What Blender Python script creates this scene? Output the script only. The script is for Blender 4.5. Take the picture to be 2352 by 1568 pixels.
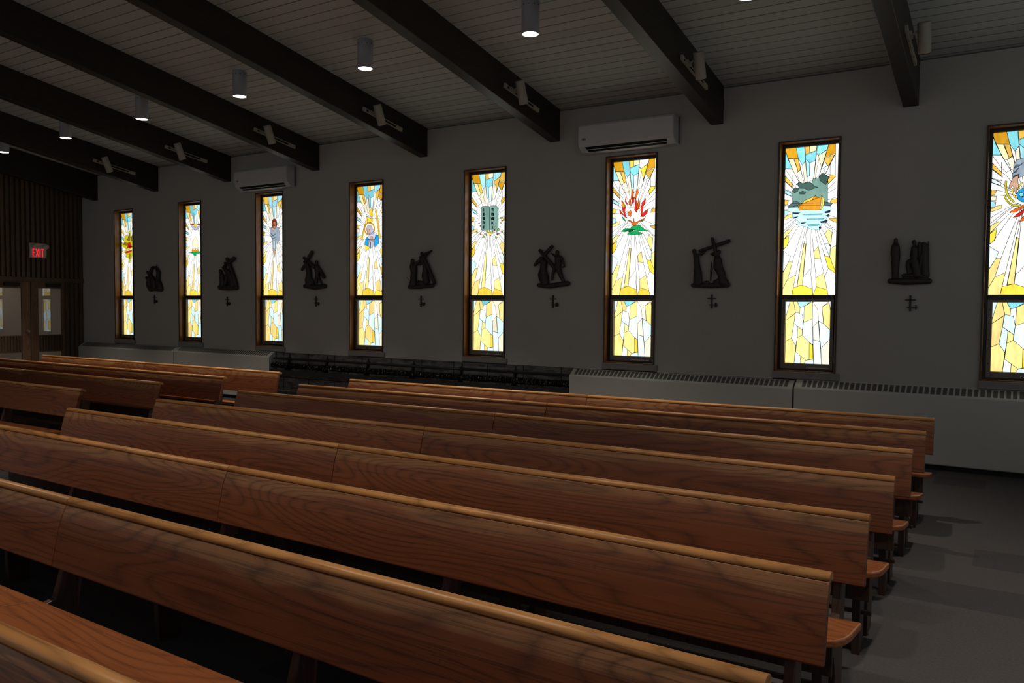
import bpy, bmesh, math, random
from mathutils import Vector, Matrix
random.seed(7)
for o in list(bpy.data.objects): bpy.data.objects.remove(o, do_unlink=True)
SC = bpy.context.scene
COL = SC.collection
# ---------------------------------------------------------------- camera
YAW, PITCH, ROLL = math.radians(32.17600), math.radians(-2.41168), math.radians(0.50777)
cf = Vector((-math.sin(YAW)*math.cos(PITCH), math.cos(YAW)*math.cos(PITCH), math.sin(PITCH)))
cr0 = Vector((math.cos(YAW), math.sin(YAW), 0)); cu0 = cr0.cross(cf)
cr = cr0*math.cos(ROLL)+cu0*math.sin(ROLL); cu = -cr0*math.sin(ROLL)+cu0*math.cos(ROLL)
cam = bpy.data.cameras.new('camera'); camo = bpy.data.objects.new('camera', cam); COL.objects.link(camo)
cam.sensor_width = 36; cam.lens = 1840/2352*36; cam.clip_start = .05; cam.clip_end = 200
Mx = Matrix((cr, cu, -cf)).transposed().to_4x4(); Mx.translation = Vector((16.1991, -9.7916, 1.70))
camo.matrix_world = Mx
SC.camera = camo
# ---------------------------------------------------------------- colour management, ambient daylight from the open nave
SC.view_settings.view_transform = 'Standard'; SC.view_settings.look = 'None'
SC.view_settings.exposure = 0.0; SC.view_settings.gamma = 1; SC.view_settings.use_curve_mapping = False
W = bpy.data.worlds.new('world'); SC.world = W; W.use_nodes = True
W.node_tree.nodes['Background'].inputs[0].default_value = (.92, .97, .97, 1)
W.node_tree.nodes['Background'].inputs[1].default_value = .22
PENDANT_W = 270.0      # each ceiling downlight by the windows
NAVE_FILL_W = 265.0         # each unseen downlight added for overhead light
GLASS = 1.0           # daylight through the stained glass
# ---- stained glass designs in pane coordinates (colour key, outline)
UPPER=[["A",[[0,1],[0.197,1],[0.247,0.924],[0.042,0.932],[0,0.983]]],["B",[[0.197,1],[0.359,1],[0.384,0.906],[0.327,0.877],[0.247,0.924]]],["M",[[0.369,1],[0.455,1],[0.463,0.958],[0.38,0.948]]],["C",[[0.46,1],[0.594,1],[0.586,0.968],[0.465,0.958]]],["B",[[0.38,0.944],[0.586,0.968],[0.574,0.903],[0.466,0.889],[0.384,0.92]]],["L",[[0.599,1],[0.813,1],[0.788,0.969],[0.633,0.935],[0.593,0.95]]],["A",[[0.816,1],[0.943,1],[0.946,0.937],[0.753,0.917]]],["M",[[0.749,0.912],[0.928,0.929],[0.822,0.856],[0.739,0.895]]],["M",[[0.633,0.935],[0.785,0.965],[0.689,0.854],[0.64,0.915]]],["B",[[0,0.975],[0.13,0.861],[0,0.866]]],["C",[[0.042,0.93],[0.155,0.925],[0.247,0.839],[0.219,0.829],[0.172,0.833]]],["M",[[0.165,0.926],[0.247,0.922],[0.295,0.851],[0.247,0.839]]],["w",[[0,0.862],[0.14,0.857],[0.172,0.833],[0.273,0.766],[0.214,0.752],[0.14,0.781]]],["M",[[0,0.817],[0.141,0.756],[0.158,0.727],[0,0.781]]],["c",[[0.219,0.829],[0.295,0.849],[0.365,0.761],[0.283,0.766]]],["c",[[0.327,0.877],[0.38,0.906],[0.431,0.759],[0.38,0.76]]],["L",[[0.384,0.92],[0.466,0.889],[0.468,0.804],[0.428,0.795]]],["l",[[0.466,0.889],[0.574,0.903],[0.545,0.777],[0.478,0.765]]],["c",[[0.593,0.945],[0.633,0.935],[0.64,0.915],[0.574,0.78],[0.549,0.779]]],["w",[[0.64,0.915],[0.689,0.854],[0.662,0.803],[0.574,0.78]]],["l",[[0.739,0.895],[0.806,0.861],[0.689,0.84]]],["w",[[0.946,0.937],[0.956,0.798],[0.869,0.799],[0.771,0.81]]],["M",[[0.859,0.799],[0.953,0.796],[0.953,0.784],[0.825,0.742],[0.813,0.767]]],["L",[[0,0.72],[0.125,0.699],[0.136,0.674],[0,0.697]]],["M",[[0,0.653],[0.077,0.646],[0.052,0.618],[0,0.619]]],["L",[[0,0.581],[0.071,0.575],[0.062,0.542],[0,0.532]]],["M",[[0.88,0.633],[1,0.641],[1,0.61],[0.864,0.608]]],["w",[[0,0.777],[0.158,0.723],[0.145,0.702],[0,0.724]]],["c",[[0,0.612],[0.079,0.61],[0.071,0.582],[0,0.587]]],["y",[[0,0.541],[0.162,0.555],[0.163,0.534],[0,0.514]]],["y",[[0,0.426],[0.093,0.448],[0.168,0.453],[0,0.383]]],["Y",[[0,0.379],[0.101,0.414],[0.079,0.342],[0,0.317]]],["y",[[0.835,0.444],[0.919,0.416],[0.896,0.326],[0.786,0.405]]],["b",[[0.779,0.342],[0.852,0.348],[0.896,0.322],[0.886,0.254]]],["Y",[[0.751,0.307],[0.796,0.262],[0.886,0.254],[1,0.155],[1,0.145],[0.864,0.178]]],["y",[[0.897,0.307],[1,0.332],[1,0.155],[0.886,0.254]]],["y",[[0.391,0.352],[0.428,0.347],[0.409,0.237],[0.382,0.068],[0.281,0.061],[0.354,0.256]]],["y",[[0.103,0.226],[0.178,0.228],[0.094,0.11],[0,0.042],[0,0.156]]],["y",[[0.094,0.11],[0.249,0.138],[0.184,0],[0,0],[0,0.042]]],["Y",[[0.207,0.051],[0.382,0.068],[0.571,0.041],[0.584,0],[0.184,0]]],["Y",[[0.648,0.056],[0.854,0.035],[0.877,0],[0.589,0]]],["y",[[0.586,0.292],[0.667,0.328],[0.719,0.242],[0.599,0.247]]],["y",[[0.635,0.117],[0.783,0.147],[0.854,0.035],[0.648,0.056]]],["b",[[0,0.301],[0.138,0.266],[0.103,0.226],[0,0.16]]],["M",[[0.857,0.512],[1,0.508],[1,0.479],[0.882,0.499]]],["w",[[0.396,0.124],[0.448,0.143],[0.529,0.18],[0.571,0.041],[0.382,0.068]]]]
RAYS=[[[0,0.975],[0.13,0.86],[0.274,0.763]],[[0.247,0.924],[0.365,0.761]],[[0.38,0.906],[0.431,0.759]],[[0.138,0.817],[0.141,0.756],[0.214,0.733]],[[0.815,1],[0.653,0.803]],[[0.946,0.937],[0.761,0.807]],[[0.576,0.903],[0.545,0.777]],[[0.958,0.784],[0.815,0.736]],[[0.96,0.753],[0.816,0.704]],[[0.963,0.707],[0.818,0.679]],[[1,0.651],[0.822,0.634]],[[0,0.695],[0.136,0.67]],[[0,0.722],[0.135,0.691]],[[0,0.653],[0.138,0.641]],[[0,0.615],[0.109,0.617]],[[0.768,0.859],[0.741,0.821]],[[0.854,0.871],[0.855,0.797]],[[0.466,0.889],[0.478,0.765]],[[0,0.478],[0.175,0.52]],[[0,0.442],[0.207,0.511]],[[0,0.423],[0.241,0.512]],[[0,0.381],[0.168,0.453]],[[0.286,0.473],[0.109,0.369],[0.072,0.342],[0,0.313]],[[0.382,0.464],[0.278,0.349],[0.178,0.228],[0.094,0.11],[0,0.042]],[[0.411,0.451],[0.301,0.238],[0.249,0.138],[0.182,0]],[[0.438,0.443],[0.354,0.258],[0.276,0.061]],[[0.453,0.448],[0.426,0.29],[0.396,0.124],[0.382,0.068]],[[0.505,0.446],[0.527,0.288],[0.556,0.176],[0.584,0]],[[0.532,0.444],[0.572,0.325],[0.635,0.12],[0.648,0.056]],[[0.601,0.435],[0.667,0.328],[0.719,0.242],[0.783,0.147],[0.877,0]],[[0.68,0.434],[0.779,0.342],[0.886,0.254],[1,0.155]],[[0.71,0.452],[0.786,0.405],[0.896,0.326]],[[0.751,0.307],[0.864,0.178],[0.806,0.124]],[[0.929,0.436],[0.896,0.322],[0.886,0.254]],[[0.801,0.489],[1,0.42]],[[0.86,0.532],[1,0.512]],[[0.815,0.452],[0.929,0.436]]]
LOWER=[["l",[[0,1],[0.083,1],[0,0.75],[0,0.75]]],["y",[[0.083,1],[0.169,1],[0.218,0.818],[0,0.693],[0,0.75]]],["y",[[0.169,1],[0.248,1],[0.316,0.903],[0.306,0.81],[0.218,0.827]]],["B",[[0.248,1],[0.562,1],[0.415,0.928],[0.316,0.903]]],["y",[[0.415,0.928],[0.595,1],[0.601,0.727],[0.403,0.664]]],["c",[[0.601,1],[0.953,1],[0.804,0.916],[0.845,0.645],[0.741,0.691],[0.707,0.878]]],["y",[[0.804,0.916],[0.961,0.985],[1,0.815],[1,0.546],[0.851,0.645]]],["w",[[1,1],[1,1],[1,0.815]]],["y",[[0,0.693],[0.208,0.808],[0.187,0.646],[0.136,0.403],[0,0.352]]],["b",[[0.218,0.827],[0.306,0.81],[0.365,0.796],[0.403,0.664],[0.381,0.54],[0.187,0.646]]],["b",[[0.187,0.646],[0.281,0.59],[0.267,0.411],[0.242,0.276],[0.136,0.403]]],["y",[[0.281,0.59],[0.381,0.54],[0.377,0.46],[0.267,0.411]]],["b",[[0.403,0.664],[0.601,0.727],[0.625,0.305],[0.544,0.346],[0.377,0.46]]],["y",[[0,0.352],[0.136,0.403],[0.242,0.276],[0.21,0],[0,0]]],["y",[[0.267,0.411],[0.377,0.46],[0.544,0.346],[0.548,0.067],[0.477,0.05],[0.356,0.118],[0.24,0.186]]],["Y",[[0.544,0.346],[0.621,0.299],[0.637,0.075],[0.548,0.067]]],["b",[[0.24,0.186],[0.356,0.118],[0.35,0],[0.21,0]]],["y",[[0.356,0.118],[0.477,0.05],[0.434,0],[0.35,0]]],["b",[[0.477,0.05],[0.637,0.075],[0.65,0],[0.434,0]]],["c",[[0.615,0.59],[0.735,0.691],[0.77,0.363],[0.625,0.389]]],["b",[[0.625,0.389],[0.778,0.365],[0.823,0],[0.65,0]]],["b",[[0.741,0.691],[0.851,0.645],[1,0.546],[1,0.407],[0.8,0.252]]],["c",[[0.8,0.252],[1,0.407],[1,0],[0.823,0]]]]
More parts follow.
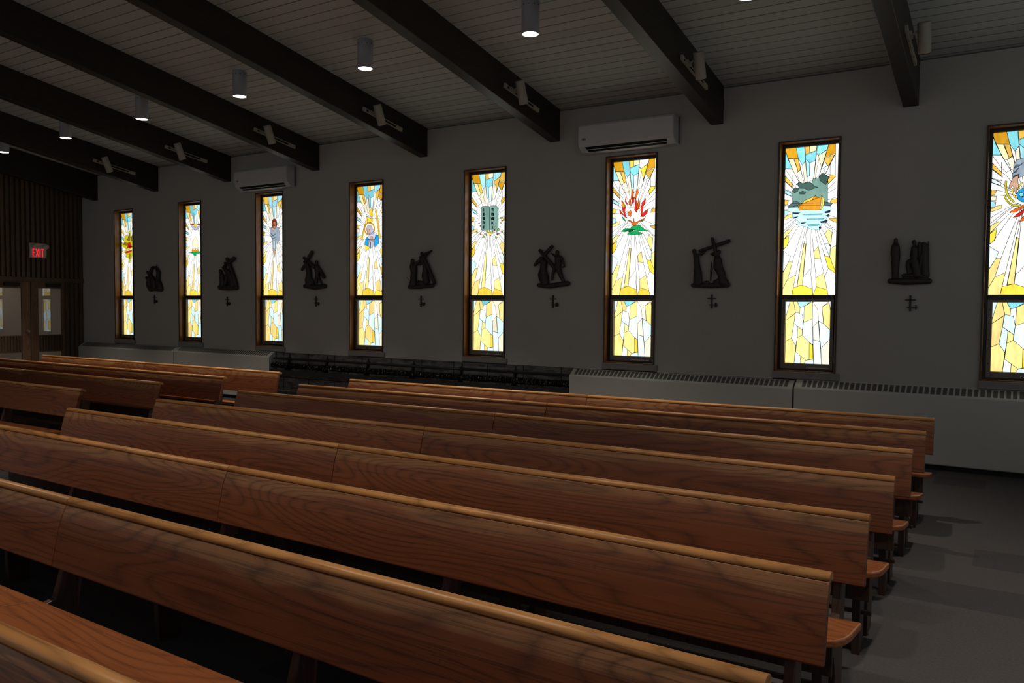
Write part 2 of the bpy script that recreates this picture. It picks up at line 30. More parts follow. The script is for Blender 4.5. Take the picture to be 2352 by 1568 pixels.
MOTIF={6:[['g',[[0.145,0.713],[0.173,0.726],[0.271,0.726],[0.254,0.746],[0.214,0.752],[0.283,0.766],[0.335,0.756],[0.416,0.758],[0.465,0.765],[0.517,0.75],[0.534,0.781],[0.614,0.779],[0.653,0.792],[0.692,0.812],[0.741,0.812],[0.771,0.796],[0.85,0.783],[0.803,0.767],[0.815,0.739],[0.823,0.616],[0.15,0.623]]],['h',[[0.214,0.75],[0.283,0.766],[0.335,0.756],[0.416,0.757],[0.466,0.765],[0.517,0.749],[0.557,0.735],[0.638,0.721],[0.559,0.717],[0.46,0.705],[0.377,0.721],[0.286,0.724],[0.254,0.746]]],['h',[[0.653,0.79],[0.692,0.812],[0.741,0.812],[0.85,0.782],[0.803,0.767],[0.818,0.749],[0.776,0.736],[0.715,0.752],[0.665,0.767]]],['h',[[0.15,0.709],[0.175,0.723],[0.266,0.722],[0.247,0.703],[0.187,0.695]]],['h',[[0.273,0.692],[0.338,0.705],[0.409,0.696],[0.38,0.682],[0.3,0.684]]],['v',[[0.079,0.599],[0.254,0.61],[0.864,0.598],[0.891,0.573],[0.857,0.549],[0.84,0.515],[0.791,0.504],[0.833,0.487],[0.715,0.474],[0.697,0.439],[0.539,0.441],[0.396,0.465],[0.242,0.479],[0.313,0.491],[0.229,0.514],[0.157,0.526],[0.17,0.562],[0.061,0.575]]],['k',[[0.19,0.642],[0.263,0.631],[0.345,0.619],[0.264,0.596],[0.079,0.598],[0.074,0.61],[0.12,0.624],[0.15,0.623]]],['k',[[0.764,0.623],[0.918,0.611],[0.874,0.592],[0.756,0.598]]],['n',[[0.155,0.562],[0.308,0.558],[0.258,0.551],[0.165,0.555]]],['n',[[0.769,0.556],[0.88,0.566],[0.867,0.549],[0.779,0.547]]],['n',[[0.172,0.531],[0.269,0.533],[0.229,0.525]]],['n',[[0.79,0.529],[0.848,0.539],[0.84,0.521]]],['n',[[0.333,0.491],[0.424,0.491],[0.384,0.486],[0.323,0.484]]],['n',[[0.684,0.492],[0.832,0.5],[0.823,0.487],[0.714,0.483]]],['B',[[0.348,0.548],[0.731,0.544],[0.71,0.537],[0.391,0.541]]],['B',[[0.433,0.514],[0.763,0.512],[0.732,0.505],[0.473,0.508]]],['B',[[0.434,0.475],[0.675,0.475],[0.657,0.465],[0.487,0.465]]],['n',[[0.667,0.457],[0.707,0.459],[0.702,0.442],[0.677,0.445]]],['O',[[0.258,0.612],[0.335,0.619],[0.702,0.657],[0.695,0.612],[0.678,0.57],[0.529,0.571],[0.387,0.578],[0.286,0.574]]],['M',[[0.335,0.619],[0.384,0.639],[0.593,0.667],[0.623,0.655],[0.524,0.638]]],['O',[[0.524,0.638],[0.554,0.654],[0.598,0.667],[0.623,0.655],[0.702,0.657],[0.604,0.647]]],['C',[[0.702,0.665],[0.722,0.661],[0.721,0.611],[0.689,0.57],[0.678,0.57],[0.695,0.612]]],['Y',[[0.722,0.661],[0.763,0.635],[0.756,0.603],[0.709,0.573],[0.69,0.57],[0.721,0.611]]]],5:[['R',[[0.196,0.711],[0.295,0.66],[0.276,0.634],[0.305,0.589],[0.36,0.572],[0.278,0.585],[0.212,0.648]]],['O',[[0.203,0.715],[0.295,0.669],[0.233,0.653],[0.204,0.671]]],['R',[[0.305,0.755],[0.3,0.704],[0.356,0.675],[0.293,0.687],[0.279,0.714]]],['F',[[0.388,0.729],[0.426,0.664],[0.364,0.676],[0.368,0.703]]],['F',[[0.434,0.795],[0.472,0.767],[0.464,0.727],[0.41,0.713],[0.419,0.746]]],['R',[[0.463,0.741],[0.494,0.7],[0.455,0.677],[0.423,0.71]]],['F',[[0.549,0.8],[0.587,0.764],[0.533,0.719],[0.478,0.716],[0.517,0.748]]],['R',[[0.518,0.726],[0.547,0.695],[0.592,0.649],[0.547,0.613],[0.498,0.634],[0.514,0.686]]],['F',[[0.587,0.72],[0.625,0.675],[0.604,0.636],[0.549,0.646],[0.568,0.685]]],['R',[[0.748,0.717],[0.743,0.681],[0.697,0.66],[0.689,0.612],[0.648,0.581],[0.648,0.648],[0.67,0.683]]],['R',[[0.144,0.645],[0.234,0.612],[0.252,0.597],[0.177,0.611]]],['R',[[0.805,0.636],[0.788,0.602],[0.708,0.58],[0.633,0.582],[0.7,0.608]]],['F',[[0.392,0.64],[0.437,0.617],[0.418,0.584],[0.373,0.594],[0.329,0.624],[0.373,0.614]]],['F',[[0.474,0.518],[0.404,0.551],[0.306,0.566],[0.416,0.558],[0.478,0.539],[0.485,0.576],[0.507,0.538],[0.595,0.552],[0.729,0.57],[0.754,0.585],[0.742,0.565],[0.595,0.542],[0.522,0.517]]],['G',[[0.193,0.478],[0.282,0.5],[0.405,0.498],[0.486,0.518],[0.624,0.52],[0.705,0.493],[0.837,0.47],[0.679,0.475],[0.598,0.477],[0.475,0.486],[0.297,0.475]]],['G',[[0.337,0.456],[0.38,0.472],[0.475,0.481],[0.598,0.471],[0.689,0.458],[0.667,0.451],[0.49,0.45]]],['d',[[0.282,0.484],[0.407,0.493],[0.515,0.489],[0.434,0.478],[0.38,0.474]]],['G',[[0.207,0.595],[0.279,0.571],[0.305,0.551],[0.238,0.567]]],['G',[[0.635,0.547],[0.729,0.559],[0.676,0.542]]]],4:[['g',[[0.255,0.723],[0.297,0.737],[0.465,0.736],[0.501,0.726],[0.505,0.538],[0.316,0.536],[0.26,0.544]]],['g',[[0.507,0.728],[0.549,0.736],[0.687,0.733],[0.743,0.717],[0.742,0.52],[0.554,0.536],[0.512,0.541]]],['n',[[0.329,0.717],[0.343,0.717],[0.343,0.693],[0.33,0.693]]],['n',[[0.321,0.683],[0.333,0.682],[0.335,0.658],[0.322,0.658]]],['n',[[0.34,0.682],[0.352,0.682],[0.352,0.657],[0.34,0.658]]],['n',[[0.313,0.648],[0.326,0.648],[0.326,0.623],[0.313,0.623]]],['n',[[0.332,0.648],[0.344,0.647],[0.344,0.623],[0.332,0.623]]],['n',[[0.349,0.647],[0.362,0.647],[0.363,0.622],[0.351,0.623]]],['n',[[0.311,0.614],[0.324,0.614],[0.324,0.589],[0.311,0.589]]],['n',[[0.329,0.614],[0.341,0.614],[0.352,0.589],[0.341,0.589]]],['n',[[0.358,0.613],[0.366,0.613],[0.354,0.589],[0.346,0.589]]],['n',[[0.321,0.577],[0.333,0.577],[0.344,0.551],[0.333,0.552]]],['n',[[0.351,0.577],[0.357,0.576],[0.346,0.551],[0.336,0.552]]],['n',[[0.552,0.714],[0.565,0.713],[0.576,0.689],[0.565,0.689]]],['n',[[0.582,0.713],[0.59,0.713],[0.577,0.689],[0.57,0.689]]],['n',[[0.595,0.713],[0.607,0.713],[0.607,0.688],[0.595,0.688]]],['n',[[0.545,0.677],[0.557,0.677],[0.568,0.652],[0.557,0.652]]],['n',[[0.574,0.677],[0.581,0.676],[0.57,0.652],[0.56,0.652]]],['n',[[0.587,0.676],[0.599,0.676],[0.599,0.652],[0.587,0.652]]],['n',[[0.604,0.676],[0.617,0.676],[0.618,0.651],[0.606,0.652]]],['n',[[0.537,0.643],[0.549,0.643],[0.56,0.618],[0.549,0.618]]],['n',[[0.567,0.642],[0.573,0.642],[0.562,0.618],[0.552,0.618]]],['n',[[0.579,0.642],[0.592,0.642],[0.592,0.617],[0.579,0.618]]],['n',[[0.596,0.642],[0.609,0.642],[0.61,0.617],[0.598,0.617]]],['n',[[0.615,0.642],[0.628,0.641],[0.628,0.617],[0.615,0.617]]],['n',[[0.552,0.607],[0.565,0.607],[0.567,0.583],[0.554,0.583]]],['n',[[0.571,0.607],[0.584,0.607],[0.613,0.582],[0.601,0.582]]],['n',[[0.606,0.607],[0.613,0.607],[0.579,0.582],[0.571,0.583]]],['n',[[0.563,0.572],[0.576,0.572],[0.606,0.546],[0.593,0.546]]],['n',[[0.598,0.571],[0.604,0.571],[0.571,0.547],[0.563,0.547]]],['e',[[0.171,0.522],[0.166,0.515],[0.146,0.517],[0.135,0.515],[0.122,0.523],[0.117,0.53],[0.149,0.531],[0.174,0.526]]],['e',[[0.366,0.482],[0.354,0.475],[0.33,0.477],[0.304,0.476],[0.307,0.484],[0.305,0.49],[0.335,0.495],[0.36,0.49]]],['e',[[0.471,0.522],[0.463,0.513],[0.441,0.516],[0.427,0.518],[0.401,0.523],[0.421,0.528],[0.446,0.53],[0.463,0.528]]],['e',[[0.587,0.52],[0.579,0.511],[0.554,0.508],[0.531,0.517],[0.516,0.522],[0.527,0.528],[0.557,0.527],[0.585,0.526]]],['e',[[0.689,0.559],[0.692,0.55],[0.665,0.549],[0.643,0.556],[0.64,0.561],[0.638,0.564],[0.667,0.565],[0.692,0.564]]],['e',[[0.721,0.473],[0.701,0.464],[0.679,0.469],[0.657,0.47],[0.659,0.474],[0.659,0.479],[0.682,0.485],[0.7,0.481]]],['e',[[0.867,0.629],[0.848,0.623],[0.826,0.621],[0.804,0.624],[0.787,0.631],[0.809,0.639],[0.829,0.637],[0.861,0.635]]],['e',[[0.876,0.52],[0.864,0.513],[0.845,0.51],[0.82,0.517],[0.812,0.521],[0.822,0.526],[0.847,0.531],[0.858,0.523]]],['e',[[0.85,0.593],[0.831,0.588],[0.814,0.587],[0.797,0.589],[0.789,0.595],[0.798,0.6],[0.817,0.599],[0.839,0.6]]],['e',[[0.413,0.506],[0.415,0.501],[0.388,0.498],[0.362,0.503],[0.362,0.508],[0.362,0.513],[0.39,0.513],[0.407,0.513]]],['e',[[0.651,0.515],[0.626,0.511],[0.609,0.509],[0.582,0.508],[0.59,0.516],[0.585,0.523],[0.613,0.523],[0.626,0.52]]],['e',[[0.786,0.533],[0.767,0.528],[0.746,0.526],[0.718,0.53],[0.731,0.535],[0.721,0.544],[0.751,0.546],[0.779,0.538]]],['R',[[0.232,0.595],[0.224,0.592],[0.208,0.591],[0.197,0.594],[0.188,0.597],[0.192,0.599],[0.211,0.603],[0.228,0.6]]],['R',[[0.271,0.574],[0.252,0.57],[0.244,0.57],[0.228,0.572],[0.227,0.575],[0.23,0.579],[0.246,0.582],[0.258,0.579]]],['R',[[0.277,0.508],[0.275,0.503],[0.261,0.501],[0.241,0.504],[0.236,0.509],[0.246,0.514],[0.261,0.513],[0.272,0.512]]],['R',[[0.441,0.495],[0.44,0.494],[0.423,0.492],[0.413,0.494],[0.396,0.496],[0.415,0.5],[0.424,0.5],[0.435,0.5]]],['R',[[0.548,0.492],[0.537,0.489],[0.527,0.486],[0.512,0.489],[0.516,0.492],[0.516,0.497],[0.529,0.497],[0.546,0.496]]],['R',[[0.656,0.535],[0.649,0.531],[0.638,0.529],[0.624,0.533],[0.618,0.536],[0.631,0.54],[0.638,0.543],[0.659,0.539]]],['R',[[0.746,0.501],[0.731,0.498],[0.721,0.495],[0.706,0.497],[0.698,0.503],[0.706,0.506],[0.723,0.508],[0.729,0.504]]],['R',[[0.786,0.505],[0.772,0.503],[0.761,0.501],[0.754,0.5],[0.75,0.506],[0.748,0.511],[0.765,0.511],[0.781,0.507]]],['R',[[0.812,0.557],[0.804,0.555],[0.789,0.55],[0.781,0.554],[0.77,0.558],[0.779,0.56],[0.79,0.564],[0.806,0.56]]],['R',[[0.865,0.607],[0.859,0.604],[0.848,0.602],[0.829,0.604],[0.826,0.608],[0.836,0.613],[0.85,0.613],[0.862,0.611]]],['Y',[[0.54,0.506],[0.509,0.498],[0.491,0.496],[0.468,0.499],[0.468,0.508],[0.476,0.516],[0.495,0.515],[0.524,0.516]]],['y',[[0.501,0.529],[0.495,0.519],[0.469,0.521],[0.451,0.526],[0.435,0.531],[0.452,0.538],[0.473,0.544],[0.49,0.54]]]],3:[['c',[[0.337,0.729],[0.542,0.704],[0.671,0.697],[0.736,0.628],[0.738,0.551],[0.576,0.51],[0.165,0.516],[0.246,0.64]]],['Y',[[0.402,0.758],[0.525,0.812],[0.55,0.721],[0.477,0.72],[0.412,0.745]]],['Y',[[0.345,0.729],[0.362,0.703],[0.297,0.657],[0.181,0.515],[0.129,0.512],[0.246,0.64]]],['Y',[[0.362,0.712],[0.542,0.7],[0.542,0.67],[0.347,0.669]]],['Y',[[0.623,0.788],[0.679,0.778],[0.82,0.52],[0.762,0.521],[0.671,0.693]]],['w',[[0.313,0.745],[0.444,0.727],[0.542,0.704],[0.461,0.703],[0.345,0.725]]],['O',[[0.615,0.608],[0.607,0.589],[0.58,0.574],[0.539,0.561],[0.486,0.553],[0.428,0.551],[0.37,0.555],[0.318,0.564],[0.275,0.578],[0.248,0.595],[0.238,0.613],[0.248,0.632],[0.275,0.648],[0.316,0.66],[0.37,0.668],[0.428,0.67],[0.486,0.666],[0.539,0.657],[0.58,0.643],[0.606,0.626]]],['c',[[0.585,0.608],[0.577,0.593],[0.555,0.579],[0.52,0.569],[0.477,0.562],[0.428,0.561],[0.38,0.564],[0.335,0.571],[0.3,0.583],[0.278,0.598],[0.27,0.613],[0.278,0.628],[0.3,0.642],[0.335,0.652],[0.38,0.659],[0.428,0.66],[0.477,0.658],[0.52,0.65],[0.555,0.638],[0.577,0.623]]],['p',[[0.321,0.617],[0.378,0.642],[0.477,0.643],[0.576,0.592],[0.56,0.562],[0.412,0.551],[0.347,0.574]]],['s',[[0.332,0.611],[0.42,0.605],[0.469,0.572],[0.42,0.564],[0.355,0.586]]],['p',[[0.412,0.551],[0.558,0.584],[0.688,0.56],[0.607,0.51],[0.412,0.513],[0.38,0.534]]],['T',[[0.347,0.539],[0.429,0.513],[0.388,0.448],[0.256,0.471],[0.297,0.518]]],['T',[[0.633,0.548],[0.738,0.547],[0.762,0.473],[0.609,0.441],[0.591,0.493]]],['p',[[0.396,0.509],[0.56,0.51],[0.609,0.463],[0.461,0.426],[0.396,0.457]]],['k',[[0.437,0.491],[0.479,0.486],[0.471,0.43],[0.445,0.443]]],['s',[[0.477,0.542],[0.542,0.537],[0.56,0.489],[0.51,0.507],[0.429,0.491],[0.445,0.512]]],['Y',[[0.264,0.467],[0.453,0.441],[0.281,0.402]]]],2:[['r',[[0.588,0.724],[0.583,0.709],[0.565,0.696],[0.541,0.685],[0.508,0.679],[0.471,0.677],[0.435,0.68],[0.404,0.687],[0.377,0.699],[0.361,0.713],[0.355,0.728],[0.361,0.744],[0.377,0.757],[0.404,0.768],[0.436,0.774],[0.472,0.776],[0.508,0.773],[0.541,0.766],[0.567,0.754],[0.583,0.74]]],['s',[[0.538,0.722],[0.534,0.712],[0.525,0.702],[0.508,0.695],[0.489,0.69],[0.467,0.689],[0.446,0.691],[0.426,0.696],[0.412,0.704],[0.402,0.714],[0.399,0.724],[0.402,0.735],[0.412,0.744],[0.428,0.752],[0.448,0.756],[0.469,0.757],[0.49,0.756],[0.51,0.75],[0.525,0.743],[0.534,0.733]]],['r',[[0.413,0.748],[0.459,0.761],[0.511,0.746],[0.511,0.705],[0.462,0.693],[0.41,0.707]]],['s',[[0.433,0.745],[0.489,0.745],[0.484,0.715],[0.44,0.715]]],['q',[[0.273,0.681],[0.332,0.689],[0.565,0.69],[0.652,0.684],[0.703,0.606],[0.668,0.546],[0.572,0.52],[0.554,0.561],[0.515,0.562],[0.533,0.453],[0.402,0.471],[0.377,0.564],[0.291,0.621]]],['s',[[0.335,0.686],[0.536,0.687],[0.408,0.649]]],['k',[[0.31,0.634],[0.408,0.61],[0.544,0.626],[0.408,0.6]]],['k',[[0.301,0.611],[0.407,0.577],[0.525,0.59],[0.407,0.568]]],['l',[[0.426,0.559],[0.485,0.558],[0.493,0.47],[0.435,0.475]]],['s',[[0.395,0.464],[0.516,0.454],[0.472,0.389],[0.428,0.424]]],['s',[[0.214,0.705],[0.283,0.69],[0.273,0.676]]],['s',[[0.652,0.68],[0.776,0.701],[0.68,0.67]]]],1:[['w',[[0.333,0.733],[0.616,0.729],[0.759,0.651],[0.763,0.481],[0.155,0.487],[0.235,0.631]]],['c',[[0.488,0.657],[0.631,0.595],[0.64,0.519],[0.305,0.523],[0.328,0.595]]],['p',[[0.241,0.788],[0.491,0.753],[0.867,0.786],[0.616,0.733],[0.49,0.721],[0.365,0.737]]],['R',[[0.21,0.802],[0.41,0.794],[0.413,0.782],[0.261,0.788]]],['R',[[0.577,0.782],[0.785,0.797],[0.908,0.804],[0.867,0.786],[0.597,0.777]]],['Y',[[0.572,0.777],[0.563,0.769],[0.541,0.763],[0.51,0.761],[0.474,0.761],[0.442,0.765],[0.422,0.771],[0.413,0.779],[0.422,0.787],[0.444,0.793],[0.476,0.796],[0.51,0.795],[0.543,0.792],[0.565,0.785]]],['O',[[0.304,0.51],[0.357,0.516],[0.44,0.504],[0.483,0.521],[0.524,0.503],[0.609,0.513],[0.66,0.506],[0.669,0.482],[0.294,0.484]]],['G',[[0.14,0.479],[0.314,0.482],[0.773,0.487],[0.939,0.481],[0.773,0.47],[0.544,0.464],[0.512,0.443],[0.408,0.444],[0.375,0.465]]]],0:[['u',[[0.49,0.786],[0.553,0.782],[0.6,0.714],[0.779,0.75],[0.876,0.7],[0.973,0.631],[1,0.601],[0.869,0.555],[0.765,0.513],[0.585,0.456],[0.494,0.4],[0.417,0.401],[0.433,0.457],[0.23,0.473],[0.259,0.517],[0.144,0.528],[0.26,0.566],[0,0.613],[0,0.64],[0.189,0.635],[0.138,0.66],[0.18,0.721],[0.373,0.746],[0.417,0.706],[0.452,0.778]]],['U',[[0.451,0.764],[0.526,0.758],[0.522,0.671],[0.42,0.662],[0.294,0.688],[0.397,0.697]]],['U',[[0.549,0.714],[0.777,0.731],[0.724,0.668],[0.571,0.66]]],['U',[[0.163,0.65],[0.418,0.638],[0.314,0.61],[0.059,0.622]]],['U',[[0.436,0.511],[0.539,0.514],[0.522,0.451],[0.458,0.442]]],['U',[[0.671,0.645],[0.948,0.632],[0.871,0.604],[0.67,0.611]]],['R',[[0.458,0.653],[0.533,0.646],[0.575,0.617],[0.67,0.591],[0.465,0.573],[0.334,0.58],[0.366,0.624]]],['D',[[0.391,0.609],[0.567,0.594],[0.465,0.583]]],['c',[[0.287,0.571],[0.465,0.559],[0.72,0.586],[0.768,0.57],[0.54,0.549],[0.298,0.541]]],['R',[[0.215,0.53],[0.311,0.542],[0.641,0.55],[0.589,0.528],[0.284,0.518]]]],7:[['q',[[0.293,0.713],[0.315,0.759],[0.315,0.8],[0.362,0.824],[0.461,0.834],[0.611,0.838],[0.667,0.785],[0.62,0.739],[0.47,0.725],[0.395,0.714],[0.393,0.733]]],['k',[[0.318,0.773],[0.352,0.795],[0.423,0.793],[0.457,0.806],[0.389,0.783]]],['k',[[0.321,0.748],[0.389,0.775],[0.356,0.75]]],['k',[[0.305,0.726],[0.402,0.738],[0.323,0.722]]],['s',[[0.305,0.713],[0.328,0.726],[0.393,0.73],[0.382,0.698],[0.403,0.66],[0.387,0.649],[0.374,0.661],[0.372,0.618],[0.352,0.624],[0.328,0.658],[0.305,0.67],[0.284,0.654],[0.254,0.649],[0.264,0.675],[0.29,0.696]]],['u',[[0.338,0.564],[0.307,0.573],[0.279,0.584],[0.252,0.597],[0.231,0.612],[0.215,0.629],[0.203,0.647],[0.197,0.665],[0.195,0.683],[0.2,0.702],[0.228,0.698],[0.225,0.682],[0.225,0.665],[0.231,0.649],[0.241,0.633],[0.256,0.618],[0.274,0.604],[0.295,0.592],[0.32,0.583],[0.346,0.575]]],['u',[[0.439,0.545],[0.408,0.541],[0.374,0.54],[0.339,0.542],[0.305,0.548],[0.274,0.556],[0.244,0.568],[0.218,0.581],[0.198,0.597],[0.182,0.614],[0.203,0.617],[0.218,0.601],[0.236,0.587],[0.259,0.575],[0.285,0.564],[0.313,0.557],[0.343,0.552],[0.372,0.55],[0.403,0.55],[0.431,0.554]]],['Y',[[0.385,0.584],[0.367,0.588],[0.352,0.593],[0.336,0.6],[0.325,0.607],[0.313,0.616],[0.305,0.625],[0.3,0.635],[0.298,0.645],[0.3,0.654],[0.32,0.652],[0.32,0.644],[0.321,0.635],[0.326,0.627],[0.333,0.619],[0.341,0.612],[0.351,0.606],[0.362,0.601],[0.375,0.596],[0.39,0.593]]],['Y',[[0.392,0.642],[0.392,0.648],[0.393,0.655],[0.398,0.661],[0.403,0.666],[0.41,0.671],[0.42,0.676],[0.43,0.68],[0.439,0.683],[0.451,0.685],[0.457,0.679],[0.448,0.677],[0.439,0.674],[0.431,0.671],[0.423,0.667],[0.418,0.662],[0.413,0.658],[0.41,0.652],[0.408,0.647],[0.408,0.641]]],['T',[[0.574,0.603],[0.57,0.592],[0.562,0.583],[0.548,0.574],[0.528,0.568],[0.505,0.565],[0.479,0.564],[0.454,0.566],[0.43,0.571],[0.408,0.578],[0.392,0.587],[0.38,0.597],[0.377,0.608],[0.379,0.618],[0.389,0.628],[0.403,0.637],[0.423,0.643],[0.446,0.647],[0.472,0.647],[0.498,0.645],[0.521,0.64],[0.543,0.633],[0.559,0.624],[0.569,0.614]]],['B',[[0.477,0.61],[0.469,0.598],[0.448,0.597],[0.425,0.6],[0.405,0.612],[0.421,0.625],[0.449,0.621],[0.464,0.62]]],['B',[[0.53,0.624],[0.525,0.617],[0.498,0.615],[0.484,0.615],[0.462,0.626],[0.484,0.637],[0.5,0.635],[0.523,0.628]]],['B',[[0.511,0.587],[0.51,0.58],[0.493,0.574],[0.482,0.581],[0.466,0.589],[0.479,0.597],[0.495,0.598],[0.515,0.592]]],['n',[[0.466,0.597],[0.462,0.594],[0.457,0.595],[0.448,0.595],[0.446,0.598],[0.451,0.601],[0.457,0.602],[0.462,0.6]]],['F',[[0.274,0.507],[0.339,0.524],[0.41,0.534],[0.495,0.552],[0.549,0.546],[0.487,0.532],[0.411,0.518],[0.377,0.504]]],['R',[[0.33,0.474],[0.395,0.497],[0.487,0.521],[0.569,0.523],[0.489,0.502],[0.415,0.478]]],['F',[[0.416,0.444],[0.467,0.473],[0.57,0.501],[0.521,0.457]]]]}
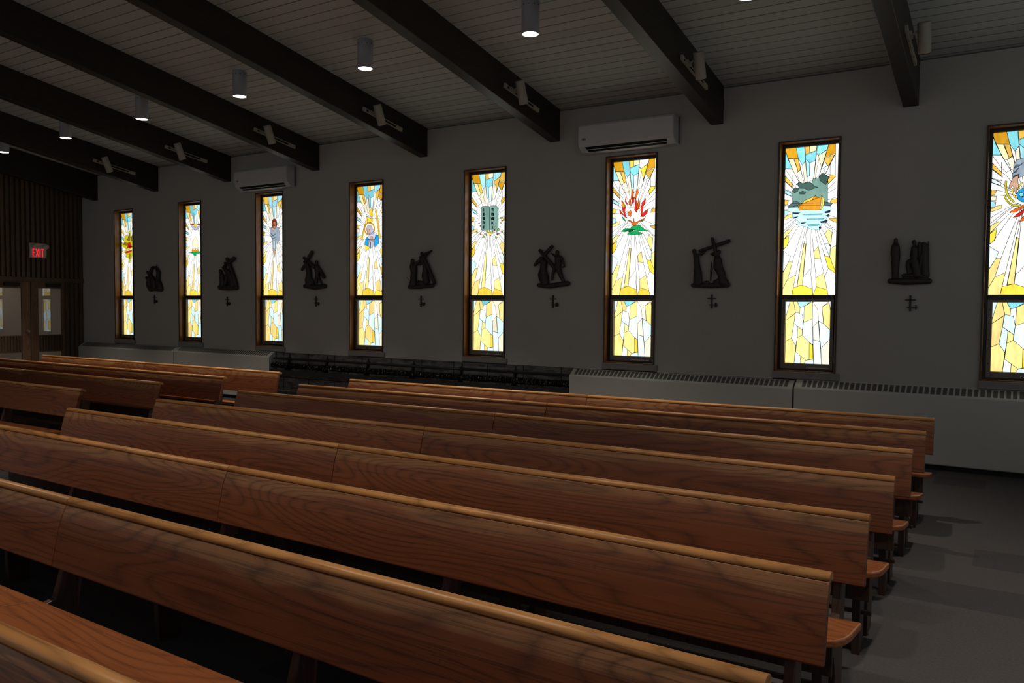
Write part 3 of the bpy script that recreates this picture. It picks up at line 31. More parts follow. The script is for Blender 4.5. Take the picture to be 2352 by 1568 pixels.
SCULPT={1:((1.543,2.302),[('base',[(-0.061,-0.281,0.049),(0.09,-0.282,0.0515),(0.289,-0.295,0.049)]),('cross',[(0.019,0.142,0.0255),(-0.066,0.006,0.0355)]),('cross',[(0.019,0.136,0.0275),(0.157,0.136,0.0265)]),('cross',[(0.168,0.2,0.004),(0.155,0.143,0.0065)]),('figure',[(0.156,0.118,0.032),(0.215,0.045,0.0465),(0.204,-0.04,0.0475),(0.192,-0.113,0.048),(0.231,-0.198,0.0715),(0.269,-0.277,0.0635)]),('figure',[(-0.145,0.049,0.028),(-0.066,-0.012,0.0405),(-0.007,-0.074,0.0645),(0.042,-0.16,0.0885),(0.061,-0.245,0.088)]),('figure',[(-0.181,-0.066,0.0295),(-0.098,-0.085,0.049),(-0.099,-0.158,0.065),(-0.09,-0.226,0.0695),(-0.041,-0.275,0.073)])]),2:((3.8,2.339),[('base',[(-0.185,-0.307,0.0495),(0.035,-0.318,0.0525),(0.287,-0.313,0.0465)]),('cross',[(0.232,0.219,0.0365),(0.09,0.15,0.037)]),('cross',[(0.038,0.214,0.0335),(0.11,0.103,0.038),(0.219,-0.098,0.038),(0.287,-0.27,0.0415)]),('figure',[(-0.023,0.139,0.03),(-0.012,0.099,0.0305),(-0.073,0.06,0.037),(-0.012,0.019,0.0415),(0.068,-0.042,0.067),(0.128,-0.136,0.0835),(0.178,-0.236,0.108)]),('figure',[(-0.158,0.001,0.032),(-0.141,-0.039,0.029),(-0.111,-0.093,0.0525),(-0.101,-0.187,0.0605),(-0.097,-0.254,0.0675)]),('figure',[(0.007,-0.095,0.042),(0.006,-0.175,0.0355),(-0.015,-0.241,0.042)])]),3:((6.058,2.364),[('base',[(-0.209,-0.325,0.036),(0.031,-0.344,0.0475),(0.266,-0.328,0.0385)]),('cross',[(-0.023,0.25,0.0305),(-0.133,0.115,0.031)]),('cross',[(-0.213,0.156,0.0255),(-0.108,0.093,0.0305),(0.031,-0.002,0.034)]),('cross',[(-0.188,0.038,0.0275),(-0.264,-0.042,0.024)]),('figure',[(-0.213,0.092,0.024),(-0.148,0.051,0.039),(-0.108,-0.042,0.051),(-0.103,-0.127,0.0615),(-0.113,-0.226,0.073),(-0.099,-0.283,0.077)]),('figure',[(-0.039,-0.213,0.034),(0.001,-0.284,0.029)]),('figure',[(0.078,0.083,0.0315),(0.081,0.04,0.0285),(0.091,-0.01,0.0585),(0.105,-0.088,0.047),(0.1,-0.165,0.044)]),('figure',[(0.159,-0.046,0.0285),(0.247,-0.174,0.0335)]),('figure',[(0.08,-0.165,0.0325),(0.07,-0.27,0.029)]),('figure',[(0.134,-0.187,0.0235),(0.198,-0.286,0.018)])]),4:((8.306,2.333),[('base',[(-0.152,-0.321,0.0335),(0.07,-0.322,0.034),(0.312,-0.303,0.0305)]),('base',[(0.025,-0.243,0.0265),(0.069,-0.264,0.039),(0.165,-0.278,0.0315)]),('cross',[(0.111,0.167,0.0235),(0.283,0.22,0.026),(0.146,0.132,0.028)]),('cross',[(0.102,0.191,0.028),(0.198,0.035,0.032),(0.285,-0.13,0.029),(0.35,-0.263,0.0295)]),('figure',[(-0.087,0.093,0.0285),(-0.084,0.048,0.0345),(-0.069,0.0,0.0665),(-0.055,-0.097,0.0535),(-0.063,-0.18,0.0535),(-0.063,-0.283,0.06)]),('figure',[(-0.02,0.026,0.0295),(0.059,0.076,0.026)]),('figure',[(0.069,0.13,0.0245),(0.111,0.085,0.034),(0.164,0.009,0.0385),(0.173,-0.073,0.048),(0.164,-0.142,0.0585),(0.191,-0.237,0.0605)]),('figure',[(0.05,0.025,0.0205),(0.111,0.051,0.0235)]),('figure',[(-0.197,-0.17,0.005),(-0.148,-0.213,0.007),(-0.138,-0.283,0.008)])]),5:((10.621,2.328),[('base',[(-0.128,-0.307,0.0295),(0.036,-0.321,0.0365),(0.341,-0.287,0.035)]),('cross',[(0.089,0.225,0.025),(-0.038,0.108,0.027)]),('cross',[(-0.104,0.176,0.0245),(0.127,-0.063,0.0295)]),('figure',[(-0.087,0.053,0.0445),(-0.044,0.013,0.051),(-0.051,-0.099,0.0515),(-0.034,-0.198,0.0685),(-0.026,-0.264,0.071)]),('figure',[(-0.083,0.053,0.0355),(-0.144,0.021,0.0285),(-0.19,-0.027,0.0205)]),('figure',[(-0.066,-0.079,0.0355),(-0.123,-0.161,0.0175),(-0.095,-0.237,0.0215)]),('figure',[(0.169,0.148,0.0295),(0.173,0.112,0.021),(0.185,0.073,0.049),(0.186,-0.019,0.046),(0.179,-0.071,0.0485)]),('figure',[(0.136,0.097,0.021),(0.075,0.134,0.01)]),('figure',[(0.233,0.071,0.0235),(0.267,0.006,0.018),(0.29,-0.053,0.0155),(0.242,-0.065,0.0115)]),('figure',[(0.138,-0.07,0.031),(0.103,-0.148,0.0195),(0.095,-0.233,0.018)]),('figure',[(0.19,-0.077,0.0425),(0.229,-0.176,0.032),(0.271,-0.254,0.0265)])]),6:((12.889,2.334),[('base',[(-0.152,-0.332,0.027),(0.088,-0.337,0.032),(0.297,-0.328,0.033)]),('base',[(0.002,-0.298,0.02),(0.045,-0.299,0.025)]),('base',[(0.129,-0.293,0.0235),(0.171,-0.279,0.035),(0.269,-0.294,0.041)]),('cross',[(-0.059,0.094,0.021),(0.303,0.205,0.0235)]),('cross',[(0.094,0.24,0.0225),(0.132,0.112,0.0235),(0.174,-0.088,0.0235)]),('figure',[(-0.138,0.101,0.027),(-0.13,0.065,0.02),(-0.108,0.022,0.037),(-0.096,-0.082,0.038),(-0.085,-0.18,0.0535),(-0.082,-0.298,0.06)]),('figure',[(-0.115,0.043,0.0165),(-0.04,0.055,0.018),(-0.002,0.088,0.0155)]),('figure',[(0.181,0.08,0.025),(0.158,0.043,0.0275),(0.166,-0.019,0.051),(0.173,-0.108,0.0605),(0.218,-0.198,0.0505),(0.241,-0.301,0.0525)]),('figure',[(0.07,0.053,0.007),(0.108,0.051,0.0265),(0.15,0.057,0.028)]),('figure',[(0.091,-0.045,0.006),(0.088,-0.141,0.015),(0.08,-0.278,0.01)])]),7:((15.107,2.279),[('base',[(-0.107,-0.247,0.0295),(0.038,-0.252,0.0415),(0.282,-0.251,0.0315)]),('base',[(0.02,-0.185,0.017),(0.097,-0.186,0.0255),(0.243,-0.2,0.034)]),('figure',[(-0.059,0.207,0.0215),(-0.058,0.174,0.022),(-0.061,0.14,0.043),(-0.059,0.061,0.0505),(-0.058,-0.025,0.0465),(-0.057,-0.122,0.0385),(-0.057,-0.202,0.0355)]),('figure',[(0.121,0.179,0.0235),(0.127,0.143,0.017),(0.128,0.11,0.036),(0.127,0.013,0.042),(0.122,-0.029,0.04),(0.071,-0.043,0.0285),(0.069,-0.088,0.023),(0.085,-0.161,0.0255)]),('figure',[(0.136,-0.041,0.0405),(0.152,-0.126,0.046),(0.162,-0.187,0.04)]),('throne',[(0.174,0.162,0.017),(0.181,-0.006,0.02),(0.183,-0.175,0.023)]),('throne',[(0.218,0.152,0.0255),(0.227,-0.007,0.04),(0.237,-0.182,0.04)]),('throne',[(0.259,0.18,0.0065),(0.262,0.052,0.0115),(0.264,-0.068,0.0125),(0.27,-0.2,0.015)]),('child',[(0.204,0.047,0.017),(0.203,0.011,0.028),(0.196,-0.043,0.0225),(0.182,-0.115,0.019),(0.189,-0.175,0.0205)])])}
NUMCROSS={1: [1.578, 1.894], 2: [3.794, 1.859], 3: [6.096, 1.867], 4: [8.37, 1.873], 5: [10.715, 1.878], 6: [12.979, 1.887], 7: [15.207, 1.875]}
# ================================================================ helpers
def link(name, me, mat=None, parent=None, loc=None):
    o = bpy.data.objects.new(name, me); COL.objects.link(o)
    if mat is not None and me is not None and not me.materials: me.materials.append(mat)
    if parent: o.parent = parent
    if loc: o.location = loc
    return o
def tag(o, label=None, cat=None, group=None, kind=None):
    if label: o['label'] = label
    if cat: o['category'] = cat
    if group: o['group'] = group
    if kind: o['kind'] = kind
    return o
def thing(name, loc, label=None, cat=None, group=None, kind=None, rz=0):
    o = bpy.data.objects.new(name, None); COL.objects.link(o); o.location = loc; o.rotation_euler = (0, 0, rz)
    o.empty_display_size = .1
    return tag(o, label, cat, group, kind)
def tree_copy(o, parent=None):
    c = o.copy(); COL.objects.link(c)
    if parent: c.parent = parent
    for ch in list(o.children): tree_copy(ch, c)
    return c
class MB:
    def __init__(s): s.v = []; s.f = []; s.m = []; s.sm = []
    def add(s, vs, fs, mi=0, smooth=False):
        b = len(s.v); s.v += [tuple(p) for p in vs]
        for f in fs: s.f.append([b+i for i in f]); s.m.append(mi); s.sm.append(smooth)
        return s
    def box(s, x0, x1, y0, y1, z0, z1, mi=0):
        x0, x1 = sorted((x0, x1)); y0, y1 = sorted((y0, y1)); z0, z1 = sorted((z0, z1))
        return s.add([(x0,y0,z0),(x1,y0,z0),(x1,y1,z0),(x0,y1,z0),(x0,y0,z1),(x1,y0,z1),(x1,y1,z1),(x0,y1,z1)],
                     [(0,3,2,1),(4,5,6,7),(0,1,5,4),(1,2,6,5),(2,3,7,6),(3,0,4,7)], mi)
    def prism(s, prof, a, b, axis='x', mi=0, smooth=False):
        # profile pairs swept along an axis; pairs are (y,z) for x, (x,z) for y, (x,y) for z
        n = len(prof)
        ar = sum(prof[i][0]*prof[(i+1)%n][1]-prof[(i+1)%n][0]*prof[i][1] for i in range(n))
        if ar < 0: prof = prof[::-1]
        mk = {'x': lambda t, p: (t, p[0], p[1]), 'y': lambda t, p: (p[0], t, p[1]), 'z': lambda t, p: (p[0], p[1], t)}[axis]
        vs = [mk(a, p) for p in prof]+[mk(b, p) for p in prof]
        up = (b > a) != (axis == 'y')
        sd = [(i, (i+1)%n, n+(i+1)%n, n+i) for i in range(n)]; ca = list(range(n))[::-1]; cb = list(range(n, 2*n))
        if not up: sd = [f[::-1] for f in sd]; ca = ca[::-1]; cb = cb[::-1]
        base = len(s.v); s.add(vs, sd, mi, smooth)
        for f in (ca, cb): s.f.append([base+i for i in f]); s.m.append(mi); s.sm.append(False)
        return s
    def cyl(s, p0, p1, r0, r1=None, n=24, mi=0, caps=True, smooth=True):
        p0, p1 = Vector(p0), Vector(p1); r1 = r0 if r1 is None else r1
        d = (p1-p0).normalized(); a = d.orthogonal().normalized(); b = d.cross(a)
        ring = lambda p, r: [p+(a*math.cos(2*math.pi*k/n)+b*math.sin(2*math.pi*k/n))*r for k in range(n)]
        base = len(s.v)
        s.add(ring(p0, r0)+ring(p1, r1), [(k, (k+1)%n, n+(k+1)%n, n+k) for k in range(n)], mi, smooth)
        if caps:
            for f in (list(range(n))[::-1], list(range(n, 2*n))):
                s.f.append([base+i for i in f]); s.m.append(mi); s.sm.append(False)
        return s
    def build(s, name, mats, parent=None, loc=None, bevel=0, seg=2):
        me = bpy.data.meshes.new(name); me.from_pydata(s.v, [], s.f); 
        for m in (mats if isinstance(mats, (list, tuple)) else [mats]): me.materials.append(m)
        me.polygons.foreach_set('material_index', s.m); me.polygons.foreach_set('use_smooth', s.sm); me.update()
        o = link(name, me, None, parent, loc)
        if bevel:
            md = o.modifiers.new('bevel', 'BEVEL'); md.width = bevel; md.segments = seg; md.limit_method = 'ANGLE'; md.angle_limit = math.radians(40)
        return o
# ================================================================ materials
class NT:
    def __init__(s, name):
        s.mat = bpy.data.materials.new(name); s.mat.use_nodes = True; s.t = s.mat.node_tree
        s.b = s.t.nodes['Principled BSDF']
    def n(s, ty, **k):
        nd = s.t.nodes.new(ty)
        for a, v in k.items():
            if a in nd.inputs.keys() if isinstance(a, str) else False: nd.inputs[a].default_value = v
            else: setattr(nd, a, v)
        return nd
    def l(s, a, b): s.t.links.new(a, b)
    def math(s, op, a, b=None, c=None):
        nd = s.t.nodes.new('ShaderNodeMath'); nd.operation = op
        for i, x in enumerate((a, b, c)):
            if x is None: continue
            if isinstance(x, (int, float)): nd.inputs[i].default_value = x
            else: s.l(x, nd.inputs[i])
        return nd.outputs[0]
    def ramp(s, fac, stops):
        nd = s.t.nodes.new('ShaderNodeValToRGB'); el = nd.color_ramp.elements
        while len(el) < len(stops): el.new(.5)
        for e, (p, c) in zip(el, stops): e.position = p; e.color = (*c, 1)
        s.l(fac, nd.inputs[0]); return nd.outputs[0]
    def mix(s, fac, a, b, mode='MIX'):
        nd = s.t.nodes.new('ShaderNodeMix'); nd.data_type = 'RGBA'; nd.blend_type = mode
        for sock, x in ((nd.inputs[0], fac), (nd.inputs[6], a), (nd.inputs[7], b)):
            if hasattr(x, 'links'): s.l(x, sock)
            elif isinstance(x, (int, float)): sock.default_value = x
            else: sock.default_value = (*x, 1)
        return nd.outputs[2]
    def coords(s, scale=(1,1,1), rnd=0):
        tc = s.t.nodes.new('ShaderNodeTexCoord'); mp = s.t.nodes.new('ShaderNodeMapping'); mp.inputs['Scale'].default_value = scale
        s.l(tc.outputs['Object'], mp.inputs[0])
        if rnd:
            oi = s.t.nodes.new('ShaderNodeObjectInfo'); cb = s.t.nodes.new('ShaderNodeCombineXYZ')
            for i in range(3): s.l(s.math('MULTIPLY', oi.outputs['Random'], rnd*(i+1.3)), cb.inputs[i])
            s.l(cb.outputs[0], mp.inputs['Location'])
        return mp.outputs[0]
    def noise(s, vec, scale, detail=3, rough=.5, dist=0):
        nd = s.t.nodes.new('ShaderNodeTexNoise'); s.l(vec, nd.inputs['Vector'])
        nd.inputs['Scale'].default_value = scale; nd.inputs['Detail'].default_value = detail; nd.inputs['Roughness'].default_value = rough; nd.inputs['Distortion'].default_value = dist
        return nd.outputs[0]
    def bump(s, h, strength=.2, dist=.01):
        nd = s.t.nodes.new('ShaderNodeBump'); nd.inputs['Strength'].default_value = strength; nd.inputs['Distance'].default_value = dist
        s.l(h, nd.inputs['Height']); s.l(nd.outputs[0], s.b.inputs['Normal'])
    def base(s, c, rough=.5, spec=.5, metal=0, coat=0):
        if hasattr(c, 'links'): s.l(c, s.b.inputs['Base Color'])
        else: s.b.inputs['Base Color'].default_value = (*c, 1)
        if hasattr(rough, 'links'): s.l(rough, s.b.inputs['Roughness'])
        else: s.b.inputs['Roughness'].default_value = rough
        s.b.inputs['Specular IOR Level'].default_value = spec; s.b.inputs['Metallic'].default_value = metal
        s.b.inputs['Coat Weight'].default_value = coat; s.b.inputs['Coat Roughness'].default_value = .25
        return s.mat
def plain(name, c, rough=.5, spec=.5, metal=0, nz=.12, sc=30):
    m = NT(name); v = m.coords(rnd=7)
    n = m.noise(v, sc, 4, .6)
    col = m.mix(n, tuple(x*(1-nz) for x in c), tuple(min(1, x*(1+nz)) for x in c))
    return m.base(col, rough, spec, metal)
def oak(name, dark, mid, light, axis='x', rough=.32, contour=9.0, tint=.25, worn=False):
    m = NT(name)
    sc = {'x': (.32, 1.0, 2.6), 'y': (2.6, .42, 2.6), 'z': (2.6, 2.6, .3)}[axis]
    v = m.coords(sc, rnd=23)
    f = m.noise(v, 1.5, 1.0, .4, .25)
    fine = m.noise(m.coords(tuple(x*6 for x in sc), rnd=23), 3.0, 3, .6)
    f = m.math('ADD', f, m.math('MULTIPLY', fine, .012))
    ring = m.math('FRACT', m.math('MULTIPLY', f, contour*3.3))                   # growth rings: contour lines of a stretched field
    tri = m.math('ABSOLUTE', m.math('SUBTRACT', ring, .5))
    line = m.math('POWER', m.math('MULTIPLY', tri, 2.0), 3.0)
    fsc = {'x': (1.2, 40, 90), 'y': (90, 1.2, 90), 'z': (90, 90, 1.2)}[axis]
    v2 = m.coords(fsc, rnd=11); pore = m.noise(v2, 1.0, 5, .7)
    big = m.noise(m.coords(tuple(x*.5 for x in sc), rnd=5), 1.6, 2)
    c0 = m.ramp(big, [(.3, mid), (.7, light)])
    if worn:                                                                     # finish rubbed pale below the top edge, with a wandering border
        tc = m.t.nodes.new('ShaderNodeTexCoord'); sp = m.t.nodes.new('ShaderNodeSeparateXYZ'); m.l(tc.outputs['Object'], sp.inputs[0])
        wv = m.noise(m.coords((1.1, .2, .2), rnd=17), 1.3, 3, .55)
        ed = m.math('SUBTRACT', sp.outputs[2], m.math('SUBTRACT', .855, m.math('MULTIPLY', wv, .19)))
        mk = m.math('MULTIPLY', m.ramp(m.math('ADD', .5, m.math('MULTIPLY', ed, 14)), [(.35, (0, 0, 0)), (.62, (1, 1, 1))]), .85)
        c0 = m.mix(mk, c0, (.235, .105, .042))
    fac = m.math('MULTIPLY', line, m.math('ADD', .25, pore))
    col = m.mix(m.math('MULTIPLY', fac, .72), c0, dark)
    col = m.mix(m.math('MULTIPLY', m.math('GREATER_THAN', pore, .565), .42), col, dark)
    oi = m.t.nodes.new('ShaderNodeObjectInfo')
    tn = m.math('ADD', 1-tint/2, m.math('MULTIPLY', oi.outputs['Random'], tint))
    vm = m.t.nodes.new('ShaderNodeVectorMath'); vm.operation = 'SCALE'; m.l(col, vm.inputs[0]); m.l(tn, vm.inputs['Scale'])
    m.bump(m.math('SUBTRACT', pore, m.math('MULTIPLY', line, .5)), .12, .004)
    return m.base(vm.outputs[0], m.math('ADD', rough, m.math('MULTIPLY', pore, .12)), .36)
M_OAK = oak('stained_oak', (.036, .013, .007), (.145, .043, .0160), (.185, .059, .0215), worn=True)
M_CAP = oak('worn_oak_edge', (.15, .058, .018), (.37, .158, .048), (.45, .21, .068), contour=5)
M_SEAT = oak('seat_oak', (.10, .030, .010), (.235, .068, .020), (.29, .092, .029), contour=7, rough=.28)
M_LEG = oak('dark_oak_support', (.014, .008, .006), (.045, .022, .015), (.065, .032, .022), axis='z')
M_BEAM = oak('dark_stained_beam', (.010, .007, .004), (.022, .016, .010), (.030, .021, .013), axis='y', rough=.38, tint=.1)
M_SLAT = oak('dark_batten_wood', (.03, .018, .011), (.095, .056, .034), (.13, .078, .048), axis='z', rough=.5)
M_DOOR = oak('brown_door_wood', (.05, .027, .015), (.17, .088, .048), (.23, .12, .066), axis='z', rough=.45)
M_JAMB = oak('window_jamb_wood', (.05, .018, .008), (.19, .075, .030), (.26, .11, .045), axis='z', rough=.22, contour=4)
def wallmat():
    m = NT('textured_plaster_wall'); v = m.coords()
    n1 = m.noise(v, 1.3, 3); n2 = m.noise(m.coords((60, 60, 8)), 1.0, 3, .6)
    col = m.mix(n1, (.395, .372, .340), (.465, .442, .405))
    col = m.mix(m.math('MULTIPLY', n2, .25), col, (.31, .30, .27))
    m.bump(n2, .25, .004); return m.base(col, .75, .25)
M_WALL = wallmat()
def ceilmat():
    m = NT('painted_board_ceiling'); tc = m.t.nodes.new('ShaderNodeTexCoord'); sp = m.t.nodes.new('ShaderNodeSeparateXYZ'); m.l(tc.outputs['Object'], sp.inputs[0])
    q = m.math('DIVIDE', m.math('ADD', sp.outputs[1], 2.52), .1465)
    fr = m.math('FRACT', q); d = m.math('ABSOLUTE', m.math('SUBTRACT', fr, .5)); grv = m.math('GREATER_THAN', d, .457)
    cell = m.math('FLOOR', q); wn = m.t.nodes.new('ShaderNodeTexWhiteNoise'); wn.noise_dimensions = '1D'; m.l(cell, wn.inputs['W'])
    n = m.noise(m.coords((.6, 5, 5)), 2.0, 4)
    c = m.mix(wn.outputs[0], (.43, .455, .435), (.51, .54, .52)); c = m.mix(m.math('MULTIPLY', n, .5), c, (.37, .37, .345))
    c = m.mix(m.math('MULTIPLY', grv, m.math('ADD', .50, m.math('MULTIPLY', wn.outputs[0], .5))), c, (.05, .042, .034))
    m.bump(m.math('SUBTRACT', 1, grv), .6, .008); return m.base(c, .6, .35)
M_CEIL = ceilmat()
def carpet():
    m = NT('grey_brown_carpet'); tc = m.t.nodes.new('ShaderNodeTexCoord'); sp = m.t.nodes.new('ShaderNodeSeparateXYZ'); m.l(tc.outputs['Object'], sp.inputs[0])
    cb = m.t.nodes.new('ShaderNodeCombineXYZ'); m.l(m.math('FLOOR', m.math('DIVIDE', sp.outputs[0], .457)), cb.inputs[0]); m.l(m.math('FLOOR', m.math('DIVIDE', sp.outputs[1], .457)), cb.inputs[1])
    wn = m.t.nodes.new('ShaderNodeTexWhiteNoise'); m.l(cb.outputs[0], wn.inputs['Vector'])
    n = m.noise(m.coords(), 70, 5, .85); b = m.noise(m.coords(), 1.4, 3)
    c = m.mix(n, (.012, .012, .016), (.135, .125, .127)); c = m.mix(m.math('MULTIPLY', b, .5), c, (.080, .066, .064))
    c = m.mix(m.math('MULTIPLY', m.math('GREATER_THAN', wn.outputs[0], .82), .45), c, (.035, .032, .035))
    m.bump(n, .5, .006); return m.base(c, .95, .1)
M_CARPET = carpet()
def blocks():
    m = NT('sooty_block_wall'); tc = m.t.nodes.new('ShaderNodeTexCoord'); mp = m.t.nodes.new('ShaderNodeMapping'); mp.inputs['Rotation'].default_value = (math.pi/2, 0, 0); m.l(tc.outputs['Object'], mp.inputs[0])
    br = m.t.nodes.new('ShaderNodeTexBrick'); m.l(mp.outputs[0], br.inputs[0]); br.inputs['Scale'].default_value = 1; br.inputs['Brick Width'].default_value = .62; br.inputs['Row Height'].default_value = .22
    br.inputs['Mortar Size'].default_value = .008; br.inputs['Color1'].default_value = (.20, .19, .175, 1); br.inputs['Color2'].default_value = (.25, .235, .215, 1); br.inputs['Mortar'].default_value = (.04, .037, .034, 1)
    n = m.noise(m.coords((1.5, 1, 6)), 3, 5, .7)
    c = m.mix(m.ramp(n, [(.42, (0, 0, 0)), (.62, (.75, .75, .75))]), br.outputs[0], (.035, .033, .031))
    return m.base(c, .85, .2)
M_BLOCK = blocks()
M_TRIM = plain('grey_trim_paint', (.42, .40, .37), .5)
M_SILL = plain('grey_stone_sill', (.22, .205, .19), .6)
M_HEAT = plain('cream_heater_enamel', (.50, .48, .44), .42, nz=.05, sc=4)
M_SLOT = plain('dark_grille_slot', (.10, .095, .085), .7)
M_BLACK = plain('matt_black', (.008, .008, .008), .7)
M_PIPE = plain('sooty_black_pipe', (.018, .018, .018), .5, nz=.5)
def fins():
    m = NT('glint_flecked_fins'); n = m.noise(m.coords((1, 1, 1)), 34, 2, .6)
    return m.base(m.ramp(n, [(.60, (.012, .012, .012)), (.70, (.55, .53, .48))]), .4, .5, .3)  # pale noise spots paint the glints on the metal fins
M_FIN = fins()
M_BRONZE = plain('dark_bronze_frame', (.022, .018, .014), .35, nz=.1)
M_ALU = plain('weathered_metal_sash', (.17, .15, .125), .38, metal=.3)
M_LEAD = plain('lead_came', (.012, .012, .012), .5)
M_AC = plain('off_white_plastic', (.56, .53, .52), .30, nz=.03, sc=3)
M_ACD = plain('grey_plastic_badge', (.16, .14, .13), .4)
M_CYL = plain('grey_metal_cylinder', (.29, .315, .345), .5, nz=.08)
M_TRACK = plain('cream_metal_track', (.36, .32, .26), .45)
M_BRZ = plain('dark_cast_relief', (.028, .021, .016), .55, nz=.35, sc=25)
M_VINYL = plain('black_vinyl_pad', (.012, .011, .012), .35)
M_CHROME = plain('brushed_steel', (.40, .40, .41), .3, metal=.9)
M_CREAM = plain('cream_lobby_wall', (.62, .52, .43), .7, nz=.04, sc=2)
M_SIGN = plain('grey_sign_housing', (.55, .49, .42), .5)
def emit(name, c, st):
    m = NT(name); m.base((.02, .02, .02), .4); m.b.inputs['Emission Color'].default_value = (*c, 1); m.b.inputs['Emission Strength'].default_value = st; return m.mat
M_LENS = emit('lit_lamp_lens', (1, .93, .80), 6.0)
M_EXIT = emit('red_lit_letters', (1, .015, .03), 1.1)
def glassmat(name, st):
    m = NT(name); at = m.t.nodes.new('ShaderNodeVertexColor'); at.layer_name = 'glass'
    n = m.noise(m.coords((7, 1, 1.6)), 4, 4, .6)
    c = m.mix(1.0, at.outputs[0], m.ramp(n, [(.3, (.78, .78, .78)), (.7, (1.12, 1.12, 1.12))]), 'MULTIPLY')
    m.base((.03, .03, .03), .12); m.l(c, m.b.inputs['Emission Color']); m.b.inputs['Emission Strength'].default_value = st
    return m.mat
def doorglass():
    m = NT('door_glass'); t = m.t; tr = t.nodes.new('ShaderNodeBsdfTransparent'); gl = t.nodes.new('ShaderNodeBsdfGlossy'); gl.inputs['Roughness'].default_value = .02
    fr = t.nodes.new('ShaderNodeFresnel'); fr.inputs[0].default_value = 1.55; mx = t.nodes.new('ShaderNodeMixShader')
    m.l(m.math('MULTIPLY', fr.outputs[0], 1.9), mx.inputs[0]); m.l(tr.outputs[0], mx.inputs[1]); m.l(gl.outputs[0], mx.inputs[2])
    m.l(mx.outputs[0], t.nodes['Material Output'].inputs[0]); return m.mat
M_DGLASS = doorglass()
# ================================================================ the room
CZ0, SL = 4.43, .165                                   # ceiling height at the window wall and its rise away from it
zc = lambda y: CZ0-SL*y
XL, XR, YB = -1.0, 20.0, -11.5
FR = [(.225,.872,3.644,.97),(2.364,3.04,3.679,.98),(4.586,5.288,3.70,.972),(6.868,7.587,3.72,.965),(9.185,9.914,3.73,.963),(11.507,12.224,3.715,.973),(13.761,14.445,3.68,.973),(15.889,16.589,3.636,.974)]
MUL = 1.843
b = MB().box(XL, XR, YB, .25, -.12, 0); tag(b.build('floor', M_CARPET), kind='structure')
b = MB().box(XL-2.6, XL, YB, 1.6, -.12, -.001); tag(b.build('floor', M_CARPET), kind='structure')
b = MB().prism([(YB, zc(YB)), (.25, zc(.25)), (.25, zc(.25)+.1), (YB, zc(YB)+.1)], XL-.2, XR, 'x'); tag(b.build('ceiling', M_CEIL), kind='structure')
b = MB(); T = zc(.25)+.02
ZL = .885                                              # block band below the trim strip
xs = XL-.2
for (l, r, t, bo) in FR:
    b.box(xs, l, 0, .25, ZL, T); b.box(l, r, 0, .25, t, T); b.box(l, r, 0, .25, ZL, bo); xs = r
b.box(xs, XR, 0, .25, ZL, T)
tag(b.build('wall_back', M_WALL), kind='structure')
b = MB().box(XL-.2, XR, .012, .25, 0, ZL); tag(b.build('wall_back', M_BLOCK), kind='structure')
b = MB()
xs = XL
for (l, r, t, bo) in FR+[(XR, XR, 0, 0)]:
    b.box(xs, l-.02, -.012, .02, ZL-.006, ZL+.012); xs = r+.045
tag(b.build('trim_1', M_TRIM), kind='structure')
# left end wall: vertical battens over the doors
DY = [(-.40, -1.09), (-1.10, -1.79)]                   # door leaves (y from, to)
b = MB().box(XL-.15, XL, .25, -.40, 0, 5.2).box(XL-.15, XL, -.40, -1.79, 2.20, 7).box(XL-.15, XL, -1.79, YB, 0, 7)
tag(b.build('wall_left', M_SLAT), kind='structure')
b = MB(); y = -.03
while y > -6.5:
    b.box(XL, XL+.035, y, y-.055, 2.24, zc(y)-.02)
    if y > -.36 or y < -1.9: b.box(XL, XL+.03, y, y-.055, .12, 2.15)
    y -= .0985
b.box(XL, XL+.05, 0, -6.5, 2.15, 2.235)
tag(b.build('wall_left', M_SLAT), kind='structure')
# lobby behind the doors
b = MB().box(XL-2.6, XL-2.5, -6, 1.6, 0, 3.0).box(XL-2.6, XL-.15, 1.5, 1.6, 0, 3.0); tag(b.build('wall_lobby', M_CREAM), kind='structure')
b = MB().box(XL-2.6, XL-.15, -6, 1.6, 2.9, 3.0); tag(b.build('ceiling', M_CREAM), kind='structure')
al = bpy.data.lights.new('lobby_lamp', 'AREA'); al.energy = 5; al.color = (1, .86, .72); al.size = .5
ao = bpy.data.objects.new('lobby_lamp', al); COL.objects.link(ao); ao.location = (XL-1.3, -.9, 2.86)
t = thing('light_switch', (XL-2.5, .593, 1.261), 'small pale light switch on the cream lobby wall, seen through the right door', 'light switch')
MB().box(0, .008, -.04, .04, -.08, .08).build('cover_plate', M_HEAT, t, bevel=.002); MB().box(.008, .02, -.012, .012, -.02, .025).build('toggle', M_ACD, t)
